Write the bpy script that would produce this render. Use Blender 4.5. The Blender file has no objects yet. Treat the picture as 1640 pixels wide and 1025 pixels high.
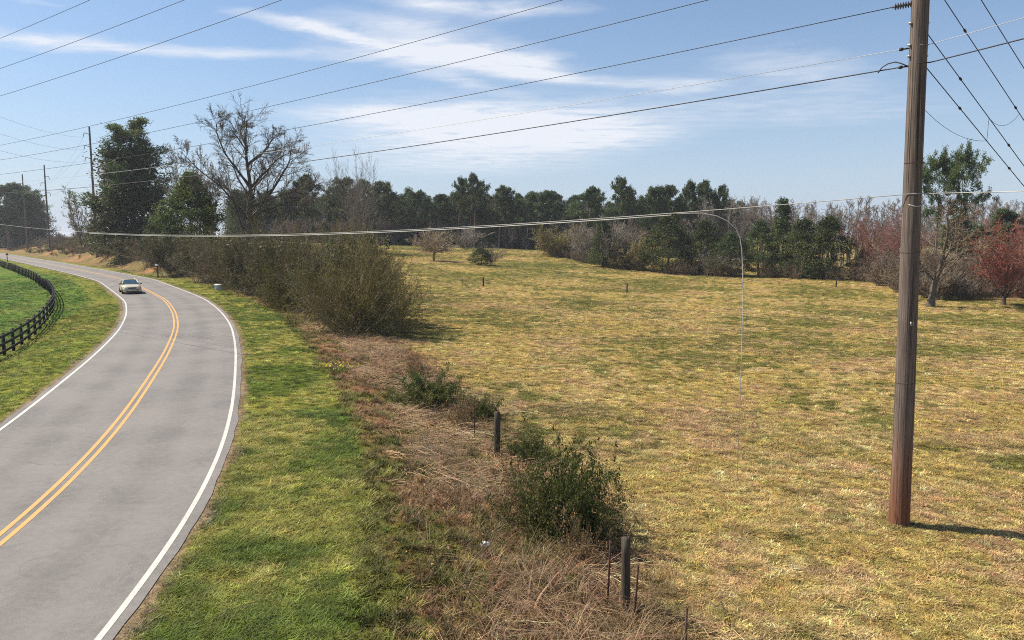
import bpy, math, numpy as np
from mathutils import Vector, Matrix
scn = bpy.context.scene
COL = scn.collection
R = math.radians

# ------------------------------------------------------------------ camera
F_PX, W_PX, H_PX, PITCH, CAM_H = 1180.0, 1640.0, 1025.0, R(6.5), 6.0
cd = bpy.data.cameras.new('camera'); cam = bpy.data.objects.new('camera', cd); COL.objects.link(cam)
cam.location = (0, 0, CAM_H); cam.rotation_euler = (R(90) - PITCH, 0, 0)
cd.sensor_width = 36; cd.lens = 36 * F_PX / W_PX; cd.clip_end = 20000; cd.clip_start = 0.1
scn.camera = cam

# ------------------------------------------------------------------ light
SUN_EL = R(49); SUN_AZ = math.atan2(-0.97, 0.30)        # direction towards the sun: (sin az, cos az)
SD = Vector((math.sin(SUN_AZ) * math.cos(SUN_EL), math.cos(SUN_AZ) * math.cos(SUN_EL), math.sin(SUN_EL)))
sl = bpy.data.lights.new('sun', 'SUN'); sl.energy = 5.0; sl.angle = R(0.55); sl.color = (1.0, 0.905, 0.745)
so = bpy.data.objects.new('sun', sl); COL.objects.link(so)
so.rotation_euler = SD.to_track_quat('Z', 'Y').to_euler(); so.location = (-40, 20, 60)
scn.view_settings.view_transform = 'Standard'; scn.view_settings.look = 'None'
scn.view_settings.exposure = 0.72; scn.view_settings.gamma = 1.0; scn.view_settings.use_curve_mapping = False
cy = scn.cycles
cy.use_denoising = False; cy.max_bounces = 5; cy.diffuse_bounces = 2; cy.glossy_bounces = 2
cy.transmission_bounces = 3; cy.transparent_max_bounces = 6; cy.volume_bounces = 0; cy.use_adaptive_sampling = True
cy.adaptive_threshold = 0.01; cy.filter_width = 1.05; cy.caustics_reflective = False; cy.caustics_refractive = False

world = bpy.data.worlds.new('World'); scn.world = world; world.use_nodes = True


class NT:
    """small helper to write shader nodes"""
    def __init__(s, tree): s.t = tree; s.n = tree.nodes; s.l = tree.links
    def add(s, kind, ins=None, **kw):
        n = s.n.new(kind)
        for k, v in kw.items(): setattr(n, k, v)
        for k, v in (ins or {}).items():
            i = n.inputs[k]
            if isinstance(v, bpy.types.NodeSocket): s.l.new(v, i)
            else: i.default_value = v
        return n
    def m(s, op, a, b=0.0, c=0.0):
        return s.add('ShaderNodeMath', {0: a, 1: b, 2: c}, operation=op).outputs[0]
    def mix(s, f, a, b, blend='MIX'):
        n = s.add('ShaderNodeMix', None, data_type='RGBA', blend_type=blend)
        for i, v in ((0, f), (6, a), (7, b)):
            if isinstance(v, bpy.types.NodeSocket): s.l.new(v, n.inputs[i])
            else: n.inputs[i].default_value = v if i == 0 else (tuple(v) + (1,) if len(v) == 3 else v)
        return n.outputs[2]
    def ramp(s, f, stops):
        n = s.add('ShaderNodeValToRGB', {0: f}); e = n.color_ramp.elements
        while len(e) < len(stops): e.new(0.5)
        for q, (p, c) in zip(e, stops): q.position = p; q.color = tuple(c) + (1,) if len(c) == 3 else c
        return n.outputs[0]
    def noise(s, vec, scale, detail=4, rough=0.55, dist=0.0):
        n = s.add('ShaderNodeTexNoise', {'Scale': scale, 'Detail': detail, 'Roughness': rough, 'Distortion': dist})
        if vec is not None: s.l.new(vec, n.inputs['Vector'])
        return n.outputs[0]


def build_world():
    k = NT(world.node_tree); k.n.clear()
    sky = k.add('ShaderNodeTexSky', sky_type='NISHITA', sun_disc=False)
    sky.sun_elevation = SUN_EL; sky.sun_rotation = SUN_AZ
    sky.altitude = 300; sky.air_density = 1.0; sky.dust_density = 0.5; sky.ozone_density = 2.0
    # cirrus on a plane far overhead: coordinates = direction / height
    g = k.add('ShaderNodeTexCoord').outputs['Generated']
    sp = k.add('ShaderNodeSeparateXYZ', {0: g})
    z = k.m('MAXIMUM', sp.outputs[2], 0.03)
    X = k.m('DIVIDE', sp.outputs[0], z); Y = k.m('DIVIDE', sp.outputs[1], z)
    P = k.add('ShaderNodeCombineXYZ', {0: X, 1: Y, 2: 0.0}).outputs[0]
    wn = k.add('ShaderNodeTexNoise', {'Vector': P, 'Scale': 1.3, 'Detail': 6, 'Roughness': 0.6})
    wv = k.add('ShaderNodeVectorMath', {0: wn.outputs[1], 1: (0.5, 0.5, 0.5)}, operation='SUBTRACT').outputs[0]
    wv = k.add('ShaderNodeVectorMath', {0: wv, 'Scale': 0.45}, operation='SCALE').outputs[0]
    Q = k.add('ShaderNodeVectorMath', {0: P, 1: wv}, operation='ADD').outputs[0]
    qs = k.add('ShaderNodeSeparateXYZ', {0: Q})

    def streak(cx, cy_, ang, L, Wd, amp):
        c, s = math.cos(ang), math.sin(ang)
        dx = k.m('SUBTRACT', qs.outputs[0], cx); dy = k.m('SUBTRACT', qs.outputs[1], cy_)
        u = k.m('MULTIPLY_ADD', dx, c / L, k.m('MULTIPLY', dy, s / L))
        v = k.m('MULTIPLY_ADD', dx, -s / Wd, k.m('MULTIPLY', dy, c / Wd))
        r = k.m('ADD', k.m('MULTIPLY', u, u), k.m('MULTIPLY', v, v))
        return k.m('MULTIPLY', k.m('EXPONENT', k.m('MULTIPLY', r, -1.0)), amp)
    tot = None
    for a in ((-0.92, 3.80, 0.80, 0.42, 0.10, 1.25), (-0.45, 4.15, 0.45, 0.42, 0.34, 1.4), (-0.05, 4.45, 0.45, 0.40, 0.26, 1.15), (0.45, 4.85, 0.35, 0.55, 0.13, 0.75), (-0.35, 4.9, 0.85, 0.45, 0.10, 0.5), (-0.55, 3.6, 0.2, 0.35, 0.16, 0.55),
              (-0.95, 6.3, 0.10, 0.75, 0.42, 1.1), (-0.25, 7.1, 0.14, 1.0, 1.3, 1.5), (0.65, 7.6, 0.10, 0.85, 1.2, 1.1), (-0.6, 10.0, 0.1, 1.6, 2.4, 0.95), (-2.5, 3.85, 0.30, 0.5, 0.16, 1.0), (-1.8, 4.15, 0.10, 0.8, 0.12, 0.7),
              (1.12, 5.1, 0.15, 0.24, 0.22, 0.8), (-0.05, 3.36, 0.12, 0.32, 0.13, 0.9), (-0.4, 3.3, 0.3, 0.2, 0.1, 0.6), (1.7, 4.6, 0.7, 0.7, 0.35, 0.5), (2.3, 6.0, 0.4, 1.2, 0.8, 0.4), (-2.2, 3.25, 0.6, 0.25, 0.07, 0.5)):
        s_ = streak(*a); tot = s_ if tot is None else k.m('ADD', tot, s_)
    # fibres: stretched noise, and a broad veil that covers the rest of the sky in patches
    mp = k.add('ShaderNodeMapping', {'Vector': Q, 'Rotation': (0, 0, -0.55), 'Scale': (1.0, 2.6, 1)}).outputs[0]
    fib = k.noise(mp, 1.6, 7, 0.62, 0.6)
    fine = k.noise(Q, 3.2, 6, 0.6, 0.3)
    broad = k.noise(P, 0.55, 3, 0.5)
    away = k.m('SUBTRACT', 1.0, k.add('ShaderNodeMapRange', {0: sp.outputs[1], 1: 0.2, 2: 0.55}).outputs[0])
    rest = k.m('MULTIPLY', k.add('ShaderNodeMapRange', {0: broad, 1: 0.5, 2: 0.72}).outputs[0], k.m('MULTIPLY', away, 0.8))
    tot = k.m('ADD', tot, rest)
    tex = k.m('ADD', k.m('MULTIPLY', fib, 1.15), k.m('MULTIPLY', fine, 0.95))
    dens = k.m('MULTIPLY', tot, k.add('ShaderNodeMapRange', {0: tex, 1: 0.55, 2: 1.25}).outputs[0])
    dens = k.m('MULTIPLY', k.add('ShaderNodeMapRange', {0: dens, 1: 0.06, 2: 0.85}).outputs[0], 0.88)
    up = k.add('ShaderNodeMapRange', {0: sp.outputs[2], 1: 0.03, 2: 0.12}).outputs[0]
    dens = k.m('MULTIPLY', dens, up)
    hz = k.m('MULTIPLY', k.m('EXPONENT', k.m('MULTIPLY', k.m('MAXIMUM', sp.outputs[2], 0.0), -5.5)), 0.92)   # pale air low over the horizon, all round
    blue = k.add('ShaderNodeHueSaturation', {'Color': sky.outputs[0], 'Saturation': 1.12, 'Value': 1.08}).outputs[0]
    col = k.mix(hz, blue, (3.95, 4.75, 6.2))
    col = k.mix(dens, col, (7.2, 7.4, 7.9))
    bg = k.add('ShaderNodeBackground', {0: col, 1: 0.076})
    k.l.new(bg.outputs[0], k.add('ShaderNodeOutputWorld').inputs[0])


build_world()

# ------------------------------------------------------------------ numeric helpers
rng = np.random.default_rng(7)


def ray(x, y):
    a = (x - W_PX / 2) / F_PX; b = -(y - H_PX / 2) / F_PX
    return np.array([a, math.cos(PITCH) + b * math.sin(PITCH), -math.sin(PITCH) + b * math.cos(PITCH)])


def at_depth(x, y, Y):
    d = ray(x, y); t = Y / d[1]; return np.array([0, 0, CAM_H]) + t * d


def _h(ix, iy, seed):
    n = (ix.astype(np.int64) * 374761393 + iy.astype(np.int64) * 668265263 + seed * 974634721) & 0xffffffff
    n = ((n ^ (n >> 13)) * 1274126177) & 0xffffffff
    return ((n ^ (n >> 16)) & 0xffff) / 65535.0


def vnoise(x, y, seed=0):
    ix = np.floor(x); iy = np.floor(y); fx = x - ix; fy = y - iy
    fx = fx * fx * (3 - 2 * fx); fy = fy * fy * (3 - 2 * fy)
    a = _h(ix, iy, seed); b = _h(ix + 1, iy, seed); c = _h(ix, iy + 1, seed); d = _h(ix + 1, iy + 1, seed)
    return (a * (1 - fx) + b * fx) * (1 - fy) + (c * (1 - fx) + d * fx) * fy


def fbm(x, y, scale, octaves=4, seed=0, gain=0.55):
    s = 0; a = 1; t = 0
    for o in range(octaves):
        s = s + a * vnoise(x * scale * 2.03 ** o + 17.3 * o, y * scale * 2.03 ** o - 9.1 * o, seed + o); t += a; a *= gain
    return s / t


def sstep(a, b, x):
    t = np.clip((x - a) / (b - a), 0, 1); return t * t * (3 - 2 * t)


# ------------------------------------------------------------------ road centre line
_rc = np.array([(-10.5, -140), (-8.6, -80), (-8.0, -40), (-8.2, -15), (-8.75, 0), (-9.3, 9), (-10.15, 14.6), (-11.6, 20), (-13.0, 24.3), (-14.9, 29.6), (-17.9, 37.8),
                (-22.0, 48.0), (-26.6, 57.8), (-32.6, 69.2), (-39.4, 80), (-52.5, 100.5), (-65.2, 116.8), (-82, 137.5), (-106.2, 167), (-139.5, 207), (-186.4, 263), (-262, 352), (-380, 490)], float)


def _resample(P, step):
    L = np.r_[0, np.cumsum(np.linalg.norm(np.diff(P, axis=0), axis=1))]
    s = np.arange(0, L[-1], step)
    return np.c_[tuple(np.interp(s, L, P[:, i]) for i in range(P.shape[1]))]


_p = _resample(_rc, 0.5)
_kern = np.exp(-0.5 * (np.arange(-16, 17) / 6.5) ** 2); _kern /= _kern.sum()
_pad = np.vstack([2 * _p[0] - _p[16:0:-1], _p, 2 * _p[-1] - _p[-2:-18:-1]])
ROAD = np.c_[np.convolve(_pad[:, 0], _kern, 'valid'), np.convolve(_pad[:, 1], _kern, 'valid')]
_t = np.gradient(ROAD, axis=0); _t /= np.linalg.norm(_t, axis=1)[:, None]
ROAD_T = _t; ROAD_N = np.c_[_t[:, 1], -_t[:, 0]]       # normal to the outside of the bend (towards the field)


def road_dist(x, y):
    """signed distance from the centre line, positive on the field side; and index along the road"""
    x = np.atleast_1d(x).astype(float); y = np.atleast_1d(y).astype(float)
    sub = ROAD[::2]; d = np.empty(len(x)); ii = np.empty(len(x), int)
    for a in range(0, len(x), 20000):
        q = (x[a:a + 20000, None] - sub[None, :, 0]) ** 2 + (y[a:a + 20000, None] - sub[None, :, 1]) ** 2
        j = q.argmin(1); jj = j * 2
        dx = x[a:a + 20000] - ROAD[jj, 0]; dy = y[a:a + 20000] - ROAD[jj, 1]
        sd = dx * ROAD_N[jj, 0] + dy * ROAD_N[jj, 1]; al = dx * ROAD_T[jj, 0] + dy * ROAD_T[jj, 1]
        dd = np.where(np.abs(al) > 2, np.hypot(dx, dy) * np.sign(sd + 1e-9), sd)
        d[a:a + 20000] = dd; ii[a:a + 20000] = jj
    return d, ii


# ------------------------------------------------------------------ terrain height
_cp = [(2.1, 12.8, -.95), (9, 16.5, -.8), (-.5, 23.3, -.95), (15, 10, -.8), (20, 30, -1), (10, 45, -1.1), (-6, 45, -.8), (40, 30, -1.3), (-3.8, 98, -.6), (15.4, 99, -1.5), (-2, -10, -.8), (8, 0, -.8),
       (48, 84.5, -2), (62, 84, -2), (30, 60, -1.4), (0, 65, -.9), (-15.7, 149, 1), (-20, 110, .1), (-8, 80, -.7), (26, 140, -1), (44, 125, -1.3), (54, 115, -1.2), (-35, 230, 3.1), (5, 230, 1.9), (7.6, 180, 1.6),
       (60, 230, -.3), (100, 150, -2), (120, 80, -2.5), (-5, 135, .5), (20, -40, -.8), (60, 0, -1.5), (-75, 158, 4.2), (-98, 188, 4.2), (-125, 225, 4.2), (-56, 136, 3.2), (-44, 122, 1.8), (-32, 104, .3),
       (-60, 165, 4), (-42, 155, 2.6), (-165, 270, 4), (-20, 60, -.4), (-30, 80, -.2), (-90, 230, 3.5), (-31.5, 45, -1.4), (-26, 36, -1.3), (-40, 55, -1.4), (-45, 40, -1.8), (-48, 78, -1.1), (-62, 95, -1.1), (-60, 60, -1.8),
       (-84, 118, -1), (-107, 152, -.8), (-140, 190, -.6), (-90, 80, -2), (-25, 15, -1.2), (-25, -20, -1.2), (-60, 0, -2), (-140, 120, -2), (-200, 220, -.5), (-240, 280, 0), (0, 320, 3), (100, 320, 1), (-100, 320, 4)]
for _i in range(0, len(ROAD), 60):
    for _s in (-5, 5): _cp.append((*(ROAD[_i] + ROAD_N[_i] * _s), -.05 if _s > 0 else -.15))
_cp = np.array(_cp); _ML = 75.0


def _mat(r): q = math.sqrt(3) * r / _ML; return (1 + q) * np.exp(-q)


_K = _mat(np.linalg.norm(_cp[:, None, :2] - _cp[None, :, :2], axis=2)) + np.eye(len(_cp)) * 0.004
_al = np.linalg.solve(_K, _cp[:, 2] - 0.3)


def terrain(x, y, fine=True, rd=None):
    x = np.atleast_1d(x).astype(float); y = np.atleast_1d(y).astype(float)
    z = np.empty(len(x))
    for a in range(0, len(x), 20000):
        r = np.hypot(x[a:a + 20000, None] - _cp[None, :, 0], y[a:a + 20000, None] - _cp[None, :, 1])
        z[a:a + 20000] = 0.3 + _mat(r) @ _al
    d, _ = road_dist(x, y) if rd is None else rd
    z = z + (fbm(x, y, 0.06, 3, 5) - 0.5) * 0.35 * sstep(9, 25, np.abs(d))
    if fine:
        bank = sstep(7.2, 8.2, d) * (1 - sstep(12, 13.5, d))
        z = z + (fbm(x, y, 0.9, 3, 9) - 0.5) * (0.12 + 0.3 * bank) * sstep(4.4, 6, np.abs(d)) + (fbm(x, y, 3.5, 2, 19) - 0.5) * 0.05 * sstep(4.2, 5, np.abs(d))
    w = np.where(d > 0, sstep(6.7, 10.6, d), sstep(4.4, 11, -d))
    prof = np.where(np.abs(d) < 3.45, -0.07, np.where(d > 0, -0.012 - 0.02 * (np.abs(d) - 3.5), -0.012 - 0.05 * (np.abs(d) - 3.5)))
    z = z * w + prof * (1 - w) + (1 - w) * sstep(4.1, 4.6, np.abs(d)) * ((fbm(x, y, 0.5, 3, 3) - 0.5) * 0.12 if fine else 0)
    return z


def ground_hit(px, py):
    """world point where the sight line through a photo pixel meets the terrain"""
    d = ray(px, py); ts = np.geomspace(6, 600, 900)
    P = np.array([0, 0, CAM_H]) + ts[:, None] * d
    below = np.nonzero(P[:, 2] < terrain(P[:, 0], P[:, 1], False))[0]
    q = P[below[0]] if len(below) else P[-1]
    return np.array([q[0], q[1], terrain(q[0], q[1])[0]])


def gz(x, y): return float(terrain(x, y)[0])


# ------------------------------------------------------------------ object helpers
def mesh(name, V, polys, uv=None):
    """polys: list of (M,k) index arrays"""
    me = bpy.data.meshes.new(name); V = np.ascontiguousarray(V, np.float32)
    me.vertices.add(len(V)); me.vertices.foreach_set('co', V.ravel())
    if polys:
        idx = np.concatenate([p.ravel() for p in polys]).astype(np.int32)
        cnt = np.concatenate([np.full(len(p), p.shape[1], np.int32) for p in polys])
        me.loops.add(len(idx)); me.loops.foreach_set('vertex_index', idx)
        me.polygons.add(len(cnt)); me.polygons.foreach_set('loop_start', np.r_[0, np.cumsum(cnt)[:-1]].astype(np.int32))
        try: me.polygons.foreach_set('loop_total', cnt)
        except Exception: pass
    me.update(calc_edges=True); me.validate()
    return me


def smooth(me): me.polygons.foreach_set('use_smooth', np.ones(len(me.polygons), bool)); return me


def obj(name, me, mat=None, parent=None, loc=(0, 0, 0), rot=(0, 0, 0), scale=(1, 1, 1)):
    o = bpy.data.objects.new(name, me); COL.objects.link(o)
    if mat is not None and me is not None and not me.materials: me.materials.append(mat)
    o.parent = parent; o.location = loc; o.rotation_euler = rot; o.scale = scale
    return o


def tag(o, label=None, cat=None, group=None, kind=None):
    for k_, v in (('label', label), ('category', cat), ('group', group), ('kind', kind)):
        if v: o[k_] = v
    return o


class MB:
    """mesh builder"""
    def __init__(s): s.v = []; s.f = {}; s.n = 0
    def put(s, V, *faces):
        V = np.asarray(V, float).reshape(-1, 3)
        for F in faces:
            F = np.asarray(F, int)
            s.f.setdefault(F.shape[1], []).append(F + s.n)
        s.v.append(V); s.n += len(V); return s
    def box(s, a, b, M=None):
        a = np.array(a, float); b = np.array(b, float)
        V = np.array([[x, y, z] for z in (a[2], b[2]) for y in (a[1], b[1]) for x in (a[0], b[0])])
        if M is not None: V = V @ np.array(M).T
        return s.put(V, [(0, 2, 3, 1), (4, 5, 7, 6), (0, 1, 5, 4), (2, 6, 7, 3), (0, 4, 6, 2), (1, 3, 7, 5)])
    def tube(s, pts, rad, sides=8, cap=True):
        pts = np.asarray(pts, float); rad = np.broadcast_to(rad, len(pts))
        V, F = tubes(pts[None], np.asarray(rad, float)[None], sides); s.put(V, F)
        if cap:
            s.f.setdefault(sides, []).append(np.array([np.arange(sides)[::-1], np.arange(sides) + (len(pts) - 1) * sides]) + s.n - len(V))
        return s
    def lathe(s, prof, sides=16, c=(0, 0, 0), axis='z'):
        prof = np.asarray(prof, float); n = len(prof); a = np.arange(sides) * 2 * math.pi / sides
        V = np.stack([prof[:, None, 0] * np.cos(a), prof[:, None, 0] * np.sin(a), np.repeat(prof[:, 1:2], sides, 1)], -1).reshape(-1, 3)
        if axis == 'x': V = V[:, [2, 0, 1]]
        if axis == 'y': V = V[:, [1, 2, 0]]
        i = np.arange(n - 1)[:, None] * sides; j = np.arange(sides); j2 = (j + 1) % sides
        F = np.stack([i + j, i + j2, i + sides + j2, i + sides + j], -1).reshape(-1, 4)
        s.put(V + np.array(c), F); return s
    def me(s, name): return mesh(name, np.vstack(s.v), [np.vstack(f) for f in s.f.values()])


def norm(v): return v / np.maximum(np.linalg.norm(v, axis=-1, keepdims=True), 1e-9)


def tubes(P, Rd, sides):
    """P (N,K,3) polylines, Rd (N,K) radii -> verts, quads"""
    N, K = Rd.shape; T = norm(np.gradient(P, axis=1))
    ref = np.zeros((N, 1, 3)); m = np.abs(T.mean(1)); ref[np.arange(N), 0, m.argmin(1)] = 1
    A = norm(np.cross(T, ref)); B = np.cross(T, A)
    a = np.arange(sides) * 2 * math.pi / sides
    V = P[:, :, None] + Rd[:, :, None, None] * (np.cos(a)[:, None] * A[:, :, None] + np.sin(a)[:, None] * B[:, :, None])
    base = (np.arange(N)[:, None, None] * K + np.arange(K - 1)[None, :, None]) * sides
    j = np.arange(sides); j2 = (j + 1) % sides
    F = np.stack([base + j, base + j2, base + sides + j2, base + sides + j], -1).reshape(-1, 4)
    return V.reshape(-1, 3), F


def grow(g, P, Rd, n, t0, t1, ratio, ang, angsd=0.2, trop=0.0, wig=0.12, K=5, rr=0.6, tip=0.25, prof=None, minr=0.0, absl=None, flat=0.0):
    N, Kp = Rd.shape
    idx = np.repeat(np.arange(N), n); M = len(idx)
    t = t0 + (t1 - t0) * (np.tile(np.arange(n), N) + g.random(M)) / n
    u = t * (Kp - 1); i = np.minimum(u.astype(int), Kp - 2); fr = (u - i)[:, None]
    pos = P[idx, i] * (1 - fr) + P[idx, i + 1] * fr; tan = norm(P[idx, i + 1] - P[idx, i])
    pr = Rd[idx, i] * (1 - fr[:, 0]) + Rd[idx, i + 1] * fr[:, 0]
    pl = np.linalg.norm(np.diff(P, axis=1), axis=2).sum(1)[idx] if absl is None else np.full(M, absl)
    rnd = g.normal(size=(M, 3)); rnd[:, 2] *= (1 - flat)
    perp = norm(np.cross(tan, np.cross(rnd, tan)))
    a = ang + angsd * g.normal(size=M) if not callable(ang) else ang(t) + angsd * g.normal(size=M)
    d = np.cos(a)[:, None] * tan + np.sin(a)[:, None] * perp
    L = pl * ratio * g.uniform(0.7, 1.25, M) * (prof(t) if prof else (1 - 0.45 * t))
    out = np.empty((M, K, 3)); out[:, 0] = pos
    for q in range(1, K):
        d = norm(d + wig * g.normal(size=(M, 3)) + np.array([0, 0, trop]))
        out[:, q] = out[:, q - 1] + d * (L / (K - 1))[:, None]
    r0 = np.maximum(pr * rr * g.uniform(0.75, 1.0, M), minr)
    r = r0[:, None] * np.linspace(1, tip, K)[None]
    return out, np.maximum(r, minr * 0.6)


def trunk_path(g, H, r0, K=9, lean=0.03, wig=0.02, r1=0.12, base=(0, 0, 0), d0=(0, 0, 1)):
    d = norm(np.array(d0, float) + lean * g.normal(size=3) * np.array([1, 1, 0])); P = [np.array(base, float)]
    for _ in range(K - 1):
        d = norm(d + wig * g.normal(size=3)); P.append(P[-1] + d * H / (K - 1))
    s = np.linspace(0, 1, K); r = r0 * (1 - (1 - r1) * s); r[0] *= 1.35
    return np.array(P)[None], r[None]


def leaves(g, C, size, asp=0.5, up=0.3, jit=0.0, sdv=0.3):
    """small diamond faces at points C"""
    M = len(C); C = C + jit * g.normal(size=(M, 3))
    a = norm(g.normal(size=(M, 3)) + np.array([0, 0, up])); b = norm(np.cross(a, g.normal(size=(M, 3))))
    s = (size * np.exp(sdv * g.normal(size=M)))[:, None]
    V = np.stack([C - a * s * .5, C + b * s * asp * .5, C + a * s * .5, C - b * s * asp * .5], 1).reshape(-1, 3)
    F = np.arange(M * 4).reshape(-1, 4); return V, F


def along(g, P, n, t0=0.2, t1=1.0):
    N, K, _ = P.shape; idx = np.repeat(np.arange(N), n); u = g.uniform(t0, t1, len(idx)) * (K - 1)
    i = np.minimum(u.astype(int), K - 2); f = (u - i)[:, None]
    return P[idx, i] * (1 - f) + P[idx, i + 1] * f


# ------------------------------------------------------------------ materials
MATS = {}


def mat(name, color, var=0.25, scale=3.0, rough=0.85, transl=0.0, bump=0.0, spec=0.2, metal=0.0, stretch=None, hue=None):
    if name in MATS: return MATS[name]
    m = bpy.data.materials.new(name); m.use_nodes = True; k = NT(m.node_tree); k.n.clear()
    co = k.add('ShaderNodeTexCoord').outputs['Object']
    if stretch: co = k.add('ShaderNodeMapping', {'Vector': co, 'Scale': stretch}).outputs[0]
    nz = k.noise(co, scale, 4, 0.6)
    rn = k.add('ShaderNodeObjectInfo').outputs['Random']
    c = np.array(color); lo = c * (1 - var); hi = np.minimum(c * (1 + var), 0.95)
    col = k.ramp(nz, [(0.28, lo), (0.72, hi)])
    if hue is not None: col = k.mix(k.m('MULTIPLY', k.ramp(k.noise(co, scale * 0.31, 3), [(0.42, (0, 0, 0)), (0.62, (1, 1, 1))]), 1.0), col, hue)
    hs = k.add('ShaderNodeHueSaturation', {'Color': col, 'Value': k.m('MULTIPLY_ADD', rn, 0.3, 0.85), 'Hue': k.m('MULTIPLY_ADD', rn, 0.02, 0.49)})
    b = k.add('ShaderNodeBsdfPrincipled', {'Base Color': hs.outputs[0], 'Roughness': rough, 'Metallic': metal, 'Specular IOR Level': spec})
    if bump: k.l.new(k.add('ShaderNodeBump', {'Height': nz, 'Strength': bump, 'Distance': 0.02}).outputs[0], b.inputs['Normal'])
    sh = b.outputs[0]
    if transl:
        tr = k.add('ShaderNodeBsdfTranslucent', {'Color': hs.outputs[0]})
        sh = k.add('ShaderNodeMixShader', {0: transl, 1: sh, 2: tr.outputs[0]}).outputs[0]
    k.l.new(sh, k.add('ShaderNodeOutputMaterial').inputs[0]); MATS[name] = m
    return m


def tint_mat(name, instancer=True, transl=0.3, var=0.35):
    """blade colour comes from the tuft's own tint"""
    m = bpy.data.materials.new(name); m.use_nodes = True; k = NT(m.node_tree); k.n.clear()
    at = k.add('ShaderNodeAttribute', attribute_name='tint', attribute_type='INSTANCER' if instancer else 'GEOMETRY')
    col = k.add('ShaderNodeHueSaturation', {'Color': at.outputs[0], 'Value': k.m('MULTIPLY_ADD', k.noise(k.add('ShaderNodeTexCoord').outputs['Object'], 60, 1), var * 2, 1 - var)}).outputs[0]
    b = k.add('ShaderNodeBsdfPrincipled', {'Base Color': col, 'Roughness': 0.6, 'Specular IOR Level': 0.25})
    t = k.add('ShaderNodeBsdfTranslucent', {'Color': col})
    k.l.new(k.add('ShaderNodeMixShader', {0: transl, 1: b.outputs[0], 2: t.outputs[0]}).outputs[0], k.add('ShaderNodeOutputMaterial').inputs[0])
    return m


# ------------------------------------------------------------------ ground
def lerp(a, b, w): return a * (1 - w[:, None]) + b * w[:, None]


def ground_tint(x, y, d, nj=0.0):
    """the colour of what covers the ground: dry field, green verge, leaf-strewn bank, pasture, red clay"""
    n1 = fbm(x, y, 0.11, 4, 21); n2 = fbm(x, y, 0.45, 4, 31); n3 = fbm(x, y, 1.6, 3, 41); n4 = fbm(x, y, 0.035, 3, 51); n5 = fbm(x, y, 0.28, 4, 61)
    if nj:
        n1, n2, n3, n5 = (q + nj * rng.normal(size=len(x)) for q in (n1, n2, n3, n5))
    c3 = lambda *c: np.array(c)[None]
    tan, yel, grn, pink = c3(.52, .385, .175), c3(.44, .335, .115), c3(.15, .155, .032), c3(.48, .315, .18)
    field = lerp(yel, tan, sstep(.42, .58, n2))
    g_ = sstep(.455, .555, n1 * .4 + n2 * .25 + n3 * .35 + .1 * sstep(30, 60, y) * (n4 - .4)); field = lerp(field, grn, .9 * g_)
    field = lerp(field, pink, .7 * sstep(.59, .64, n5 * .7 + n3 * .3) * (1 - .3 * g_))
    # far, low part of the field keeps more green; the slope nearest the hedge is drier
    field = lerp(field, c3(.17, .175, .045), sstep(105, 140, y) * (1 - sstep(-10, 40, x) * .5) * .7 * sstep(.4, .6, n4 * .5 + n1 * .5))
    vg = lerp(c3(.105, .15, .018), c3(.30, .295, .065), sstep(.40, .60, n2 * .5 + n3 * .3 + n5 * .2))
    vg = lerp(vg, c3(.42, .37, .11), .7 * sstep(.56, .68, n5 * .6 + n3 * .4))
    bk = lerp(c3(.33, .21, .105), c3(.20, .155, .055), sstep(.42, .58, n2)); bk = lerp(bk, c3(.32, .165, .085), .75 * sstep(.55, .62, n5 - .06 * (1 - sstep(22, 32, y)))); bk = lerp(bk, c3(.16, .175, .035), .85 * sstep(.48, .55, n1 * .4 + n3 * .6 + .03 * (9 - d)))
    ps = lerp(c3(.085, .17, .018), c3(.15, .24, .035), sstep(.35, .65, n2 * .5 + n1 * .5)); ps = lerp(ps, c3(.24, .25, .06), .5 * sstep(.55, .7, n5))
    lv = lerp(c3(.12, .165, .018), c3(.25, .27, .045), sstep(.35, .65, n2 * .5 + n3 * .5)); lv = lerp(lv, c3(.29, .24, .07), .6 * sstep(.56, .7, n5))
    wob = (n2 - .5) * 2.4 + (n3 - .5) * 1.2
    out = field.copy()
    # field side
    w_b = 1 - sstep(12.0, 13.6, d + wob); out = np.where((d > 0)[:, None], lerp(out, bk, w_b), out)
    w_v = 1 - sstep(6.9, 7.5, d + wob * .35); out = np.where((d > 0)[:, None], lerp(out, vg, w_v), out)
    # far bank with bare red clay beside the road
    farb = sstep(95, 125, y) * (d > 0) * (1 - sstep(16, 30, d)) * sstep(4.6, 6.5, d)
    fb = lerp(c3(.27, .19, .11), c3(.20, .175, .07), sstep(.4, .6, n2)); fb = lerp(fb, c3(.45, .24, .13), sstep(.5, .62, n1 * .6 + n5 * .4))
    out = lerp(out, fb, farb * .9)
    # pasture side
    fence = 14 - 8 * sstep(30, 70, y)
    w_l = (d < 0) * 1.0
    L_ = lerp(ps, lv, 1 - sstep(fence - .6, fence + .6, -d + wob * .25)); out = lerp(out, L_, w_l)
    # bare gravelly strip against the asphalt
    sh = (1 - sstep(3.70, 3.95, np.abs(d) + wob * .13)); out = lerp(out, lerp(c3(.36, .27, .19), c3(.26, .2, .13), sstep(.4, .6, n3)), sh)
    return np.clip(out, 0.01, .8)


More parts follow.
